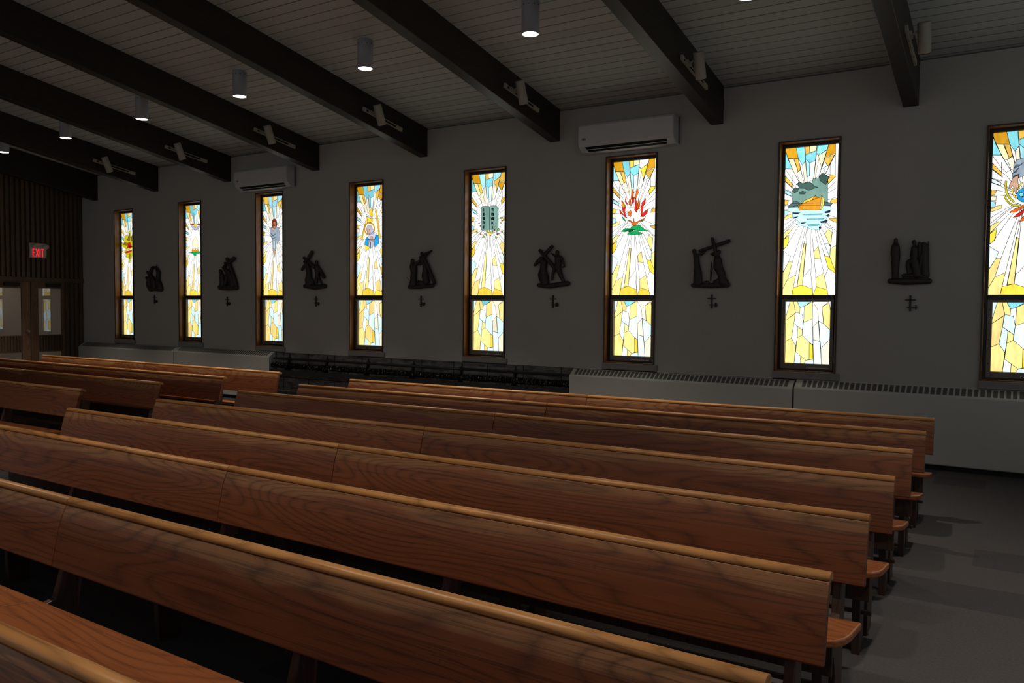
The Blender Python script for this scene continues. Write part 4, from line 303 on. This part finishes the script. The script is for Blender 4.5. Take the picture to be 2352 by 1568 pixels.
def leaf(n, ya, yb, hand):
    t = thing('door_%d' % n, (XL, 0, 0), kind='structure'); g0, g1 = ya-.13, yb+.165 if hand < 0 else yb+.13
    if hand < 0: g0, g1 = ya-.05, yb+.155
    else: g0, g1 = ya-.155, yb+.05
    g0, g1 = (-.45, -.935) if n == 2 else (-1.265, -1.75)
    b = MB()
    for z0, z1 in ((2.015, 2.19), (1.03, 1.05), (.69, .71), (0.01, .25)): b.box(-.045, 0, g0, g1, z0, z1)
    b.box(-.045, 0, ya, g0, .01, 2.19).box(-.045, 0, g1, yb, .01, 2.19)
    b.build('door_panel', M_DOOR, t, bevel=.003)
    b = MB(); y = g0-.012
    b.box(-.03, -.015, g0, g1, .71, 1.03)
    while y-.03 > g1: b.box(-.016, .004, y, y-.034, .71, 1.03); y -= .058
    b.build('slatted_panel', M_SLAT, t)
    MB().box(-.026, -.020, g0, g1, 1.05, 2.015).build('upper_glass', M_DGLASS, t)
    MB().box(-.026, -.020, g0, g1, .25, .69).build('lower_glass', M_DGLASS, t)
    hy = -1.165 if n == 1 else -1.03
    if n == 1:
        h = MB().cyl((0, hy, 1.13), (.012, hy, 1.13), .028).build('handle', M_CHROME, t)
        MB().cyl((.012, hy, 1.13), (.05, hy, 1.13), .012).cyl((.045, hy, 1.13), (.06, hy, 1.13), .024).build('knob', M_CHROME, h)
    MB().box(0, .06, g0-.05 if n == 1 else ya-.10, (g0-.35) if n == 1 else ya-.38, 2.05, 2.12).build('door_closer', M_BLACK, t, bevel=.005)
leaf(2, -.40, -1.09, 1); leaf(1, -1.10, -1.79, -1)
# ================================================================ ceiling beams
BE = [(-.378,3.894),(1.724,3.94),(3.911,3.965),(6.172,3.985),(8.478,4.002),(10.791,3.998),(13.08,3.976),(15.233,3.928)]
bn = ['first', 'second', 'third', 'fourth', 'fifth', 'sixth', 'seventh', 'eighth']
wl = ['against the slatted end wall above the heart window', 'above the dove window', 'over the far wall air conditioner', 'between the robed figure and praying woman windows',
      'between the praying woman and stone tablets windows', 'left of the near wall air conditioner', 'between the flame and boat windows', 'nearest, between the boat and globe windows']
BEAMS = []
for i, (xr, zb) in enumerate(BE):
    b = MB(); y = .0; xl = xr-.155; sl = SL+(.006 if i < 6 else 0)
    prof = [(0, zb), (0, zc(0)+.01), (YB, zc(YB)+.01), (YB, zb-sl*YB)]
    b.prism(prof, xl, xr, 'x')
    o = b.build('ceiling_beam', M_BEAM, None, bevel=.006); BEAMS.append(o)
    tag(o, 'dark wooden ceiling beam, %s counted from the slatted end wall' % bn[i], 'beam', 'dark ceiling beams')
# ================================================================ downlights
PD = [(14.08,-2.523,4.487),(11.86,-2.593,4.522),(9.56,-2.568,4.521),(7.25,-2.511,4.509),(4.96,-2.453,4.485),(2.74,-2.381,4.45),(.6,-2.331,4.424)]
def pendant(name='cylinder_downlight'):
    r = .092; t = thing(name, (0, 0, 0))
    H = .36; n = 40; b = MB(); vs = []; 
    for k in range(n):
        a = 2*math.pi*k/n; vs.append((r*math.cos(a), r*math.sin(a), 0))
    for k in range(n):
        a = 2*math.pi*k/n; vs.append((r*math.cos(a), r*math.sin(a), H-SL*r*math.sin(a)))
    for k in range(n):
        a = 2*math.pi*k/n; vs.append(((r-.006)*math.cos(a), (r-.006)*math.sin(a), 0))
    for k in range(n):
        a = 2*math.pi*k/n; vs.append(((r-.006)*math.cos(a), (r-.006)*math.sin(a), .05))
    f = [(k, (k+1)%n, n+(k+1)%n, n+k) for k in range(n)]+[((k+1)%n, k, 2*n+k, 2*n+(k+1)%n) for k in range(n)]+[(2*n+(k+1)%n, 2*n+k, 3*n+k, 3*n+(k+1)%n) for k in range(n)]
    b.add(vs, f, 0, True); b.build('housing', M_CYL, t)
    b = MB()
    for k in range(10):
        a = 2*math.pi*k/10; p = Vector((math.cos(a), math.sin(a), 0)); c = p*r; c.z = H-.055
        b.cyl(c-p*.004, c+p*.0015, .006, n=10)
    b.build('vent_hole', M_BLACK, t)['kind'] = 'stuff'
    b = MB().cyl((0, 0, .004), (0, 0, .008), r-.007, n=40); b.build('lens', M_LENS, t)
    return t
P0 = pendant(); pl = ['first', 'second', 'third', 'fourth', 'fifth', 'sixth', 'seventh']
def lamp(parent, e, cone=74):
    L = bpy.data.lights.new('bulb', 'SPOT'); L.energy = e; L.color = (1, .90, .74); L.spot_size = math.radians(cone); L.spot_blend = .9; L.shadow_soft_size = .08
    o = bpy.data.objects.new('bulb', L); COL.objects.link(o); o.parent = parent; o.location = (0, 0, -.012)
for i, (x, y, z) in enumerate(PD):
    o = P0 if i == 0 else tree_copy(P0)
    o.location = (x, y, z); s = (zc(y)-z)/.36; o.scale = (1, 1, s)
    tag(o, 'grey cylinder downlight with glowing lens, %s' % ['cut off by the top edge', 'largest complete one, near the top centre', 'third from the right', 'fourth from the right', 'fifth from the right', 'sixth from the right, small and far', 'farthest, cut by the left edge'][i], 'ceiling light', 'cylinder downlights')
    lamp(o, PENDANT_W)
for x, y in ((16.4, -4.6), (18.7, -4.6), (16.3, -7.6), (14.08, -7.6), (11.86, -7.6), (9.56, -7.6), (7.25, -7.6)):  # unseen downlights added to supply the overhead light
    o = tree_copy(P0); o.location = (x, y, zc(y)-.36); o.scale = (1, 1, 1)
    for c in list(o.children):
        if c.type == 'LIGHT': bpy.data.objects.remove(c)
    tag(o, 'added grey cylinder downlight, unseen, giving overhead light', 'ceiling light', 'added unseen downlights'); lamp(o, *((NAVE_FILL_W, 92) if y < -5 else (NAVE_FILL_W, 72)))
# ================================================================ track lights on the beams
TK = {1:(-1.323,4.343,-.614,4.232),2:(-1.349,4.371,-.622,4.26),3:(-1.374,4.409,-.63,4.286),4:(-1.442,4.422,-.658,4.292),5:(-1.437,4.423,-.656,4.293),6:(-1.506,4.384,-.708,4.259),7:(-1.408,4.343,-.518,4.22)}
def tracklight():
    t = thing('track_spotlight', (0, 0, 0)); L = .82
    # local: +y runs down the beam towards the wall, +x out of the beam face
    b = MB()
    b.box(0, .012, 0, L, -.026, .026); b.box(.012, .026, 0, L, .016, .026); b.box(.012, .026, 0, L, -.026, -.016); b.box(0, .028, -.01, .05, -.028, .028); b.box(0, .028, L-.13, L+.01, -.028, .028)
    b.build('track', M_TRACK, t, bevel=.003)
    MB().box(.0125, .016, .05, L-.13, -.015, .015).build('track_slot', M_BLACK, t)
    a = .16
    MB().box(.012, .05, a-.06, a+.06, -.018, .018).cyl((.05, a, 0), (.105, a, .03), .010).build('arm', M_TRACK, t, bevel=.003)
    h = MB().cyl((.15, a-.05, .085), (.15, a+.10, -.155), .058, n=32).build('lamp_head', M_TRACK, t, bevel=.006)
    MB().cyl((.15, a+.1001, -.1552), (.15, a+.102, -.158), .050, n=32).build('lens', M_BLACK, h)
    return t
T0 = tracklight()
for n_, (i, (ya, za, yb, zb)) in enumerate(TK.items()):
    o = T0 if n_ == 0 else tree_copy(T0)
    o.location = (BE[i][0], ya, za); o.rotation_euler = (-math.atan2(za-zb, yb-ya), 0, 0)
    tag(o, 'cream track spotlight, unlit, on the right face of the %s beam from the end wall' % bn[i], 'track light', 'track spotlights on the beams')
# ================================================================ stained glass windows
PAL = {'A':(.86,.42,.012),'M':(1.0,.62,.10),'O':(1.0,.42,.02),'Y':(1.3,.92,.08),'y':(1.38,1.04,.36),'C':(1.35,1.08,.58),'c':(1.38,1.22,.88),'w':(1.42,1.42,1.34),'B':(.30,.88,1.0),'L':(.52,1.0,1.15),
 'l':(1.0,1.3,1.35),'b':(1.0,1.42,1.6),'T':(.02,.42,.85),'g':(.24,.44,.38),'h':(.06,.13,.11),'k':(.10,.17,.18),'n':(.008,.02,.035),'v':(.62,1.2,1.45),'R':(.80,.02,.01),'F':(1.0,.17,.01),'G':(.0,.50,.12),'d':(.01,.16,.06),
 'e':(.42,.62,.18),'p':(.78,.76,.98),'s':(.85,.50,.33),'r':(.30,.05,.02),'q':(.40,.50,.62),'u':(.80,.72,.02),'U':(.34,.24,.01),'D':(.22,.0,.0)}
PST = [.80, .84, .86, .88, .92, 1.0, 1.12, .96]
def pane(i, name, parent, layers, ext, lead, seed):
    x0, x1, z0, z1 = ext; rnd = random.Random(seed); w, h = x1-x0, z1-z0; YG = .125
    vs, fs, cols, mi = [], [], [], []
    def poly(pts, y, c, m=0):
        n0 = len(vs); P = [(x0+u*w, z0+v*h) for u, v in pts]
        a = sum(P[k][0]*P[(k+1)%len(P)][1]-P[(k+1)%len(P)][0]*P[k][1] for k in range(len(P)))
        if abs(a) < 1e-6: return
        if a < 0: P = P[::-1]
        vs.extend((p[0], y, p[1]) for p in P); fs.append(list(range(n0, n0+len(P)))); cols.append(c); mi.append(m)
    def strip(pts, y, hw, closed=False):
        P = [(x0+u*w, z0+v*h) for u, v in pts]
        if closed: P.append(P[0])
        for (ax, az), (bx, bz) in zip(P, P[1:]):
            d = math.hypot(bx-ax, bz-az)
            if d < 1e-4: continue
            nx, nz = -(bz-az)/d*hw, (bx-ax)/d*hw; ex, ez = (bx-ax)/d*hw*.5, (bz-az)/d*hw*.5
            q = [(ax-ex-nx, az-ez-nz), (bx+ex-nx, bz+ez-nz), (bx+ex+nx, bz+ez+nz), (ax-ex+nx, az-ez+nz)]
            n0 = len(vs); vs.extend((p[0], y, p[1]) for p in q); fs.append([n0, n0+1, n0+2, n0+3]); cols.append((0, 0, 0)); mi.append(1)
    poly([(0, 0), (1, 0), (1, 1), (0, 1)], YG, PAL['w'])
    y = YG
    for li, (pieces, hw) in enumerate(layers):
        for c, pts in pieces:
            y -= .00002
            k = rnd.uniform(.86, 1.12); col = PAL[c]
            if li == 0 and c in 'AMBLCO' and rnd.random() < .22: col = PAL[rnd.choice({'A':'AM','M':'AYC','B':'LB','L':'Bl','C':'Mc','O':'MA'}[c])]
            poly(pts, y-li*.0010, tuple(v*k for v in col))
        if hw:
            for c, pts in pieces: strip(pts, y-.0003-li*.0010, hw, True)
    for pts in lead:
        strip(pts, YG-.0019, .0026)
        e = min((pts[0], pts[-1]), key=lambda p: (p[0]-.5)**2+((p[1]-.585)*2.6)**2)          # carry each ray in under the picture
        strip([e, (.5+(e[0]-.5)*.35, .585+(e[1]-.585)*.35)], YG-.0019, .0024)
    me = bpy.data.meshes.new(name); me.from_pydata(vs, [], fs)
    me.materials.append(GM[i]); me.materials.append(M_LEAD); me.polygons.foreach_set('material_index', mi)
    ca = me.color_attributes.new('glass', 'FLOAT_COLOR', 'CORNER')
    k = 0
    for p, c in zip(me.polygons, cols):
        for _ in p.loop_indices: ca.data[k].color = (*c, 1); k += 1
    me.update(); return link(name, me, None, parent)
GM = [glassmat('stained_glass_%d' % i, PST[i]*GLASS) for i in range(8)]
WD = ['red heart in a gold burst', 'white dove over an arch and green hill', 'grey robed standing figure', 'praying woman in blue and white', 'grey stone tablets with numerals', 'red flames over green ground', 'yellow boat on blue water', 'hand reaching to a blue globe']
for i, (l, r, t_, bo) in enumerate(FR):
    w_ = thing('window_%d' % (i+1), ((l+r)/2, 0, bo), kind='structure')
    cx = (l+r)/2; T = lambda x: x-cx
    def bld(b, *a, **k):
        o = b.build(*a, **k); return o
    # world coordinates baked, then shifted to the window's own origin
    def place(o): 
        o.location = (-cx, 0, -bo); return o
    # casing and deep jamb lining
    f = MB(); c = .014; y0, y1 = -.016, .150
    f.box(l, l+c, y0, y1, bo, t_).box(r-c, r, y0, y1, bo, t_).box(l+c, r-c, y0, y1, t_-c, t_).box(l+c, r-c, y0, y1, bo, bo+c)
    place(f.build('jamb', M_JAMB, w_, bevel=.003))
    f = MB(); g = .045
    f.box(l+c, l+g, .100, .145, bo+c, t_-c).box(r-g, r-c, .100, .145, bo+c, t_-c).box(l+g, r-g, .100, .145, t_-.052, t_-c).box(l+g, r-g, .100, .145, bo+c, bo+.03)
    f.box(l-.006, l+.004, -.022, .0, bo, t_).box(r-.004, r+.006, -.022, .0, bo, t_).box(l-.006, r+.006, -.022, .0, t_-.004, t_+.006)
    place(f.build('frame', M_BRONZE, w_, bevel=.002))
    U0 = (l+g, r-g, MUL+.038, t_-.052); L0 = (l+g+.045, r-g-.04, bo+.095, MUL-.04)
    f = MB().box(l+g, r-g, .085, .145, MUL-.012, MUL+.038); place(f.build('mullion', M_BRONZE, w_, bevel=.003))
    f = MB(); f.box(l+g, L0[0], .082, .14, bo+.03, MUL-.012).box(L0[1], r-g, .082, .14, bo+.03, MUL-.012).box(L0[0], L0[1], .082, .14, L0[3], MUL-.012).box(L0[0], L0[1], .082, .14, bo+.03, L0[2])
    s_ = place(f.build('sash', M_ALU, w_, bevel=.003))
    f = MB()
    for zz in (bo+.18, (bo+MUL)/2, MUL-.12):
        for xx in (l+g+.022, r-g-.02): f.cyl((xx, .083, zz), (xx, .078, zz), .006, n=8)
    f.cyl(((l+r)/2, .083, MUL-.026), ((l+r)/2, .078, MUL-.026), .007, n=8)
    f.build('screw', M_BLACK, s_)['kind'] = 'stuff'
    f = MB().box(cx+.02, cx+.27, .05, .085, bo+.045, bo+.055).cyl((cx+.02, .07, bo+.05), (cx+.02, .05, bo+.05), .012, n=12); f.build('crank_handle', M_CHROME, s_)
    f = MB().box(l-.012, r+.05, -.035, .03, ZL+.007, bo); place(f.build('sill', M_SILL, w_, bevel=.004))
    up = [(UPPER, .0024), (MOTIF[i], .0022)]
    o = pane(i, 'upper_pane', w_, up, U0, RAYS, 40+i); place(o); o['label'] = 'stained glass pane showing '+WD[i]
    o = pane(i, 'lower_pane', w_, [(LOWER, .0026)], L0, [], 80+i); place(o); o['label'] = 'lower stained glass pane of yellow and pale blue pieces'
# ================================================================ pews
def seat_z(y): return .397+(.455-.397)*((-.12-y)/.43)
def support_profile():
    # the pews face the viewer: front leg at -y, slanting rear post carries the backrest
    return [(-.425, 0), (-.305, 0), (-.300, .13), (-.285, .21), (-.24, .265), (-.19, .25), (-.155, .18), (-.150, 0), (.010, 0), (.028, .25), (.062, .50), (.088, .70), (.060, .72), (.030, .70), (-.030, .50), (-.062, .39), (-.14, .37), (-.49, .415), (-.485, .36), (-.435, .28)]
def pew(L, sup, joints):
    t = thing('church_pew', (0, 0, 0)); xs = [0]+joints+[L]; g = .0022
    for a, c in zip(xs, xs[1:]):
        a2, c2 = a+(g if a else 0), c-(g if c < L else 0)
        prof = [(-.001, .7955), (.030, .7955), (.012, .745), (-.004, .69), (-.036, .536), (-.042, .530), (-.066, .530), (-.070, .535), (-.052, .63), (-.039, .69), (-.027, .735), (-.014, .77)]
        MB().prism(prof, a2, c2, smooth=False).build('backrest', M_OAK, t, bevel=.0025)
        prof = [(.000, .7975), (-.0015, .803), (.000, .812), (.005, .819), (.013, .823), (.030, .8235), (.046, .819), (.056, .809), (.058, .796), (.052, .789), (.034, .796)]
        MB().prism(prof, a2, c2, smooth=True).build('top_rail', M_CAP, t)
        yr, yf = -.12, -.55
        pts = [(a2, yr), (a2, yf), (c2, yf), (c2, yr)]
        if c == L: pts = pts[:2]+[(c2-.13, yf), (c2-.075, yf+.012), (c2-.035, yf+.045), (c2-.012, yf+.11), (c2-.003, yf+.19), (c2, yr)]
        if a == 0: pts = [(a2, yr), (a2+.003, yf+.19), (a2+.012, yf+.11), (a2+.035, yf+.045), (a2+.075, yf+.012), (a2+.13, yf)]+pts[2:]
        m_ = MB().prism(pts, -.032, 0, 'z'); m_.v = [(x, y, z+seat_z(y)) for x, y, z in m_.v]
        m_.build('seat', M_SEAT, t, bevel=.008)
    for x in sup:
        MB().prism(support_profile(), x-.019, x+.019).build('support', M_LEG, t, bevel=.004)
    for a, c in zip(xs, xs[1:]):
        MB().box(a+.05, c-.05, -.492, -.474, .295, .424).build('front_board', M_LEG, t, bevel=.003)
        MB().box(a+.05, c-.05, -.395, -.372, .195, .215).build('stretcher', M_LEG, t, bevel=.003)
    return t
PWS = [(-2.541,.045),(-3.383,.038),(-4.2555,.025),(-5.2079,.018),(-6.0964,.001),(-6.9475,-.0156),(-7.8313,-.0172),(-8.725,-.01)]
RX = [15.66,15.67,15.67,15.68,15.69,15.70,15.72,15.73]
ordn = ['nearest the heater wall', 'second from the heater wall', 'third from the heater wall', 'fourth from the heater wall', 'fifth from the heater wall', 'sixth from the heater wall', 'second closest to the viewer', 'closest to the viewer, at lower left']
L1 = 6.245
p0 = pew(L1, [.12, 1.60, 3.13, 4.66, 6.13], [3.13])
for k, (yc, sl) in enumerate(PWS):
    o = p0 if k == 0 else tree_copy(p0)
    yl = yc+sl*(RX[k]-L1-12.57)
    o.location = (RX[k]-L1, yl, 0); o.rotation_euler = (0, 0, math.atan(sl))
    tag(o, 'long oak pew of the right block, '+ordn[k], 'pew', 'pews of the right block')
p1 = pew(5.88, [.12, 1.50, 2.94, 4.38, 5.76], [2.94])
RX2 = [(7.95,-2.475),(7.98,-3.374),(8.012,-4.272),(8.07,-5.20)]
ord2 = ['nearest the heater wall, its left end by the doors', 'second from the heater wall', 'third from the heater wall', 'nearest to the viewer, at the left edge']
for k, (xr, yy) in enumerate(RX2):
    o = p1 if k == 0 else tree_copy(p1)
    o.location = (xr-5.88, yy, 0)
    tag(o, 'oak pew of the left block, '+ord2[k], 'pew', 'pews of the left block')
# ================================================================ wall heaters
def cover(x0, x1, zt, label, endl=False):
    t = thing('heater_cover', ((x0+x1)/2, 0, 0), label, 'heater', 'cream enclosed wall heaters'); h = (x1-x0)/2
    f = zt-.090
    prof = [(-.001, zt), (-.022, zt), (-.135, f+.012), (-.150, f-.005), (-.150, .065), (-.142, .055), (-.001, .055)]
    MB().prism(prof, -h, h).build('casing', M_HEAT, t, bevel=.003)
    MB().box(-h, h, -.085, -.002, 0, .06).build('base', M_BLACK, t)  # black slab stands in for the shade in the gap under the casing
    # slots lie on the sloping top
    b = MB(); p = .058; n = int((2*h-.10)/p); x = -n*p/2
    A = Vector((0, -.030, zt-(.008/.113)*(zt-f-.012))); B = Vector((0, -.129, zt-(.107/.113)*(zt-f-.012)))
    nn = Vector((0, -(zt-f-.012), .113)).normalized()
    for k in range(n):
        xa, xb = x+k*p+.009, x+(k+1)*p-.009
        q = [(xa, *(A+nn*.0012)[1:]), (xb, *(A+nn*.0012)[1:]), (xb, *(B+nn*.0012)[1:]), (xa, *(B+nn*.0012)[1:])]
        b.add(q, [(3, 2, 1, 0)])
    b.build('grille', M_SLOT, t)
    return t
cover(-.93, 2.36, .875, 'cream enclosed wall heater in the far left corner by the doors')
cover(2.375, 5.08, .885, 'cream enclosed wall heater ending left of the bare black pipes')
cover(11.06, 14.005, .875, 'cream enclosed wall heater under the flame window')
cover(14.025, 18.4, .885, 'cream enclosed wall heater at the right, under the boat and globe windows')
t = thing('fin_tube_heater', (8.07, 0, 0), 'bare black finned heating pipe without its cover, below the third to fifth windows', 'heater')
h = 2.97
MB().cyl((-h, -.055, .775), (h, -.055, .775), .018, n=16).cyl((1.1, -.075, .79), (h-.1, -.075, .79), .010, n=12).build('upper_pipe', M_PIPE, t)
b = MB(); x = -h
b.cyl((-h, -.085, .655), (h, -.085, .655), .020, n=16)
while x < h:
    if random.random() > .06:
        rr = random.uniform(.043, .050); tx = random.uniform(-.006, .006); b.cyl((x, -.085, .655), (x+.006+tx, -.085, .655), rr, n=14, smooth=False)
    x += .0145
b.build('finned_pipe', M_FIN, t)
MB().box(-h, h, -.13, .012, .505, .560).box(-h, h, -.145, -.125, .50, .585).build('lower_shelf', M_PIPE, t)
MB().box(-h, h, -.10, .012, .0, .20).build('base_plate', M_PIPE, t)
for bx in (5.433, 6.351, 7.273, 8.218, 9.149, 10.099):
    bb = MB().prism([(.01, .86), (.01, .50), (-.12, .56), (-.12, .60), (-.03, .74)], bx-8.07-.012, bx-8.07+.012); bb.box(bx-8.07-.035, bx-8.07+.035, -.012, .012, .76, .80)
    bb.build('bracket', M_PIPE, t)
# ================================================================ wall air conditioners
def aircon(x0, x1, zt, zb, label):
    t = thing('air_conditioner', ((x0+x1)/2, 0, zb), label, 'air conditioner', 'white wall air conditioners'); h = (x1-x0)/2; H = zt-zb
    prof = [(-.001, H), (-.16, H), (-.185, H-.012), (-.203, H-.04), (-.208, .13), (-.206, .105), (-.188, .078), (-.100, .016), (-.001, 0)]
    MB().prism(prof, -h, h, smooth=False).build('body', M_AC, t, bevel=.012, seg=3)
    MB().box(-h+.006, h-.006, -.2135, -.204, .122, H-.035).build('front_panel', M_AC, t, bevel=.004)
    sl = MB(); A = Vector((0, -.184, .0752)); B = Vector((0, -.108, .0216)); nn = Vector((0, -.062, -.088)).normalized()
    def q(u): return A+(B-A)*u
    for (u0, u1, m, off) in ((.0, 1.0, 0, .002),):
        p, r_ = q(u0)+nn*off, q(u1)+nn*off
        sl.add([(-h+.09, p.y, p.z), (h-.09, p.y, p.z), (h-.12, r_.y, r_.z), (-h+.12, r_.y, r_.z)], [(0, 3, 2, 1), (0, 1, 2, 3)])
    v = sl.build('air_outlet', M_BLACK, t)
    p = q(.5)+nn*.006
    MB().box(-h+.11, h-.11, p.y-.006, p.y+.004, p.z-.004, p.z+.002).build('louvre', M_AC, v)
    b = MB().cyl((-h+.09, -.214, .175), (-h+.09, -.2155, .175), .03, n=24); 
    for k, vv in enumerate(b.v): b.v[k] = (vv[0], vv[1], .175+(vv[2]-.175)*.5)
    b.build('badge', M_ACD, t)
    MB().box(h-.002, h+.010, -.035, -.006, .03, H-.02).build('side_bracket', M_ACD, t, bevel=.002)
    return t
aircon(11.18, 12.515, 4.145, 3.765, 'white wall air conditioner above the flame window, larger and nearer')
aircon(4.26, 5.60, 4.105, 3.735, 'white wall air conditioner above the robed figure window, smaller and farther')
# ================================================================ exit sign
t = thing('exit_sign', (XL+.036, -.968, 2.79), 'lit red EXIT sign in a grey housing on the slatted wall above the doors', 'exit sign')
MB().box(0, .055, -.165, .165, -.15, .15).build('housing', M_SIGN, t, bevel=.006)
b = MB(); x_ = .0565; sw = .013
def bar(ya, za, yb, zb, w=sw):
    d = math.hypot(yb-ya, zb-za); ny, nz = -(zb-za)/d*w/2, (yb-ya)/d*w/2
    P = [(ya-ny, za-nz), (yb-ny, zb-nz), (yb+ny, zb+nz), (ya+ny, za+nz)]
    b.prism(P, .0545, x_+.001, 'x')
z0, z1 = -.125, .035; wch = .052
for ch, y0 in zip('EXIT', (-.115, -.053, .022, .055)):
    # the reader looks towards -x, so letters run towards +y
    if ch == 'E': bar(y0+.006, z0, y0+.006, z1, .017); [bar(y0, zz, y0+.045, zz, .015) for zz in (z0+.008, (z0+z1)/2, z1-.008)]
    if ch == 'X': bar(y0+.004, z0, y0+.056, z1, .017); bar(y0+.004, z1, y0+.056, z0, .017)
    if ch == 'I': bar(y0+.010, z0, y0+.010, z1, .018)
    if ch == 'T': bar(y0, z1-.008, y0+.058, z1-.008, .016); bar(y0+.029, z0, y0+.029, z1, .017)
b.build('lettering', M_EXIT, t)
for yy in (-.10, .13):
    h_ = MB().cyl((.06, yy, .10), (.115, yy+.02, .075), .042, .048, n=24).build('emergency_lamp', M_SIGN, t, bevel=.004)
# ================================================================ carved stations on the wall
def limb(mb_, ch, flat=.55, yoff=-.035, seg=14):
    # rings along the chain, joined into one tapered tube with rounded ends
    P = [Vector((x, yoff, z)) for x, z, r in ch]; R_ = [r for _, _, r in ch]
    if len(P) == 1: P = [P[0], P[0]+Vector((0, 0, .001))]; R_ = R_*2
    d0 = (P[1]-P[0]).normalized(); d1 = (P[-1]-P[-2]).normalized()
    pts = [(P[0]-d0*R_[0]*.8, R_[0]*.55), (P[0]-d0*R_[0]*.4, R_[0]*.88)]+list(zip(P, R_))+[(P[-1]+d1*R_[-1]*.4, R_[-1]*.88), (P[-1]+d1*R_[-1]*.8, R_[-1]*.55)]
    vs, fs = [], []; n = seg
    for k, (p, r) in enumerate(pts):
        a = pts[max(0, k-1)][0]; c = pts[min(len(pts)-1, k+1)][0]; d = (c-a).normalized()
        side = Vector((d.z, 0, -d.x)); 
        for j in range(n):
            t_ = 2*math.pi*j/n; vs.append(p+side*math.cos(t_)*r+Vector((0, 1, 0))*math.sin(t_)*min(r, .035+r*.3)*.9)
    m = len(pts)
    for k in range(m-1):
        for j in range(n): fs.append((k*n+j, k*n+(j+1)%n, (k+1)*n+(j+1)%n, (k+1)*n+j))
    fs.append(tuple(range(n))[::-1]); fs.append(tuple(range((m-1)*n, m*n)))
    mb_.add(vs, fs, 0, True)
SLB = {7: 'robed man standing left of a seated figure on a throne', 6: 'left figure raising arms beside a man under a tilted cross', 5: 'bent figure under a cross and upright man with hand on hip',
       4: 'hooded figure reaching to a man leaning under a long cross', 3: 'stooping figure with steep cross and a helper carrying a sack', 2: 'small kneeling figure left of a tall triangular group with cross', 1: 'compact fallen group with an arch opening at the top'}
NUM = {7: 'I', 6: 'II', 5: 'III', 4: 'IV', 3: 'V', 2: 'VI', 1: 'VII'}
WB = {7: 'boat and globe', 6: 'flame and boat', 5: 'stone tablets and flame', 4: 'praying woman and stone tablets', 3: 'robed figure and praying woman', 2: 'dove and robed figure', 1: 'heart and dove'}
for i in sorted(SCULPT):
    (ox, oz), parts = SCULPT[i]
    t = thing('wall_relief', (ox, 0, oz), 'dark relief, %s' % SLB[i], 'wall relief', 'carved stations on the wall')
    cur = {}; order = []
    fig = 0
    for nm, ch in parts:
        head = nm in ('figure', 'child') and ch[0][2] < .036 and nm+str(fig) in cur and len(ch) > 3
        if nm == 'figure' and (fig == 0 or (len(ch) >= 4 and ch[0][2] < .030 and i != 1)): fig += 1
        key = nm if nm != 'figure' else 'figure%d' % max(fig, 1)
        cur.setdefault(key, MB()); limb(cur[key], ch, yoff=-.03 if nm in ('base', 'throne') else (-.045 if nm == 'cross' else -.04))
    for key, m_ in cur.items():
        o = m_.build(key.rstrip('0123456789'), M_BRZ, t)
        if key != 'cross':
            md = o.modifiers.new('merge', 'REMESH'); md.mode = 'VOXEL'; md.voxel_size = .006; md.use_smooth_shade = True
            ms = o.modifiers.new('soften', 'SMOOTH'); ms.factor = .6; ms.iterations = 3
    x, z = NUMCROSS[i]
    t = thing('numeral_cross', (x, 0, z), 'small dark cross, numeral %s, between the %s windows' % (NUM[i], WB[i]), 'cross', 'numbered crosses below the reliefs')
    b = MB().box(-.009, .009, -.022, -.001, -.175, 0).box(-.052, .052, -.022, -.002, -.056, -.044)
    b.build('cross', M_BRZ, t, bevel=.002)
    b = MB(); s_ = NUM[i]; cw = {'I': .014, 'V': .034}; x = .052-sum(cw[c] for c in s_)/2+(.012 if len(s_) > 2 else .004)
    b.box(-.032, x+sum(cw[c] for c in s_)+.010, -.020, -.004, -.135, -.127)
    for c in s_:
        if c == 'I': b.box(x+.003, x+.011, -.024, -.003, -.156, -.104)
        else:
            b.prism([(x, -.104), (x+.008, -.104), (x+.020, -.156), (x+.013, -.156)], -.024, -.003, 'y'); b.prism([(x+.026, -.104), (x+.033, -.104), (x+.020, -.156), (x+.014, -.156)], -.0235, -.003, 'y')
        x += cw[c]
    b.build('numeral', M_BRZ, t)
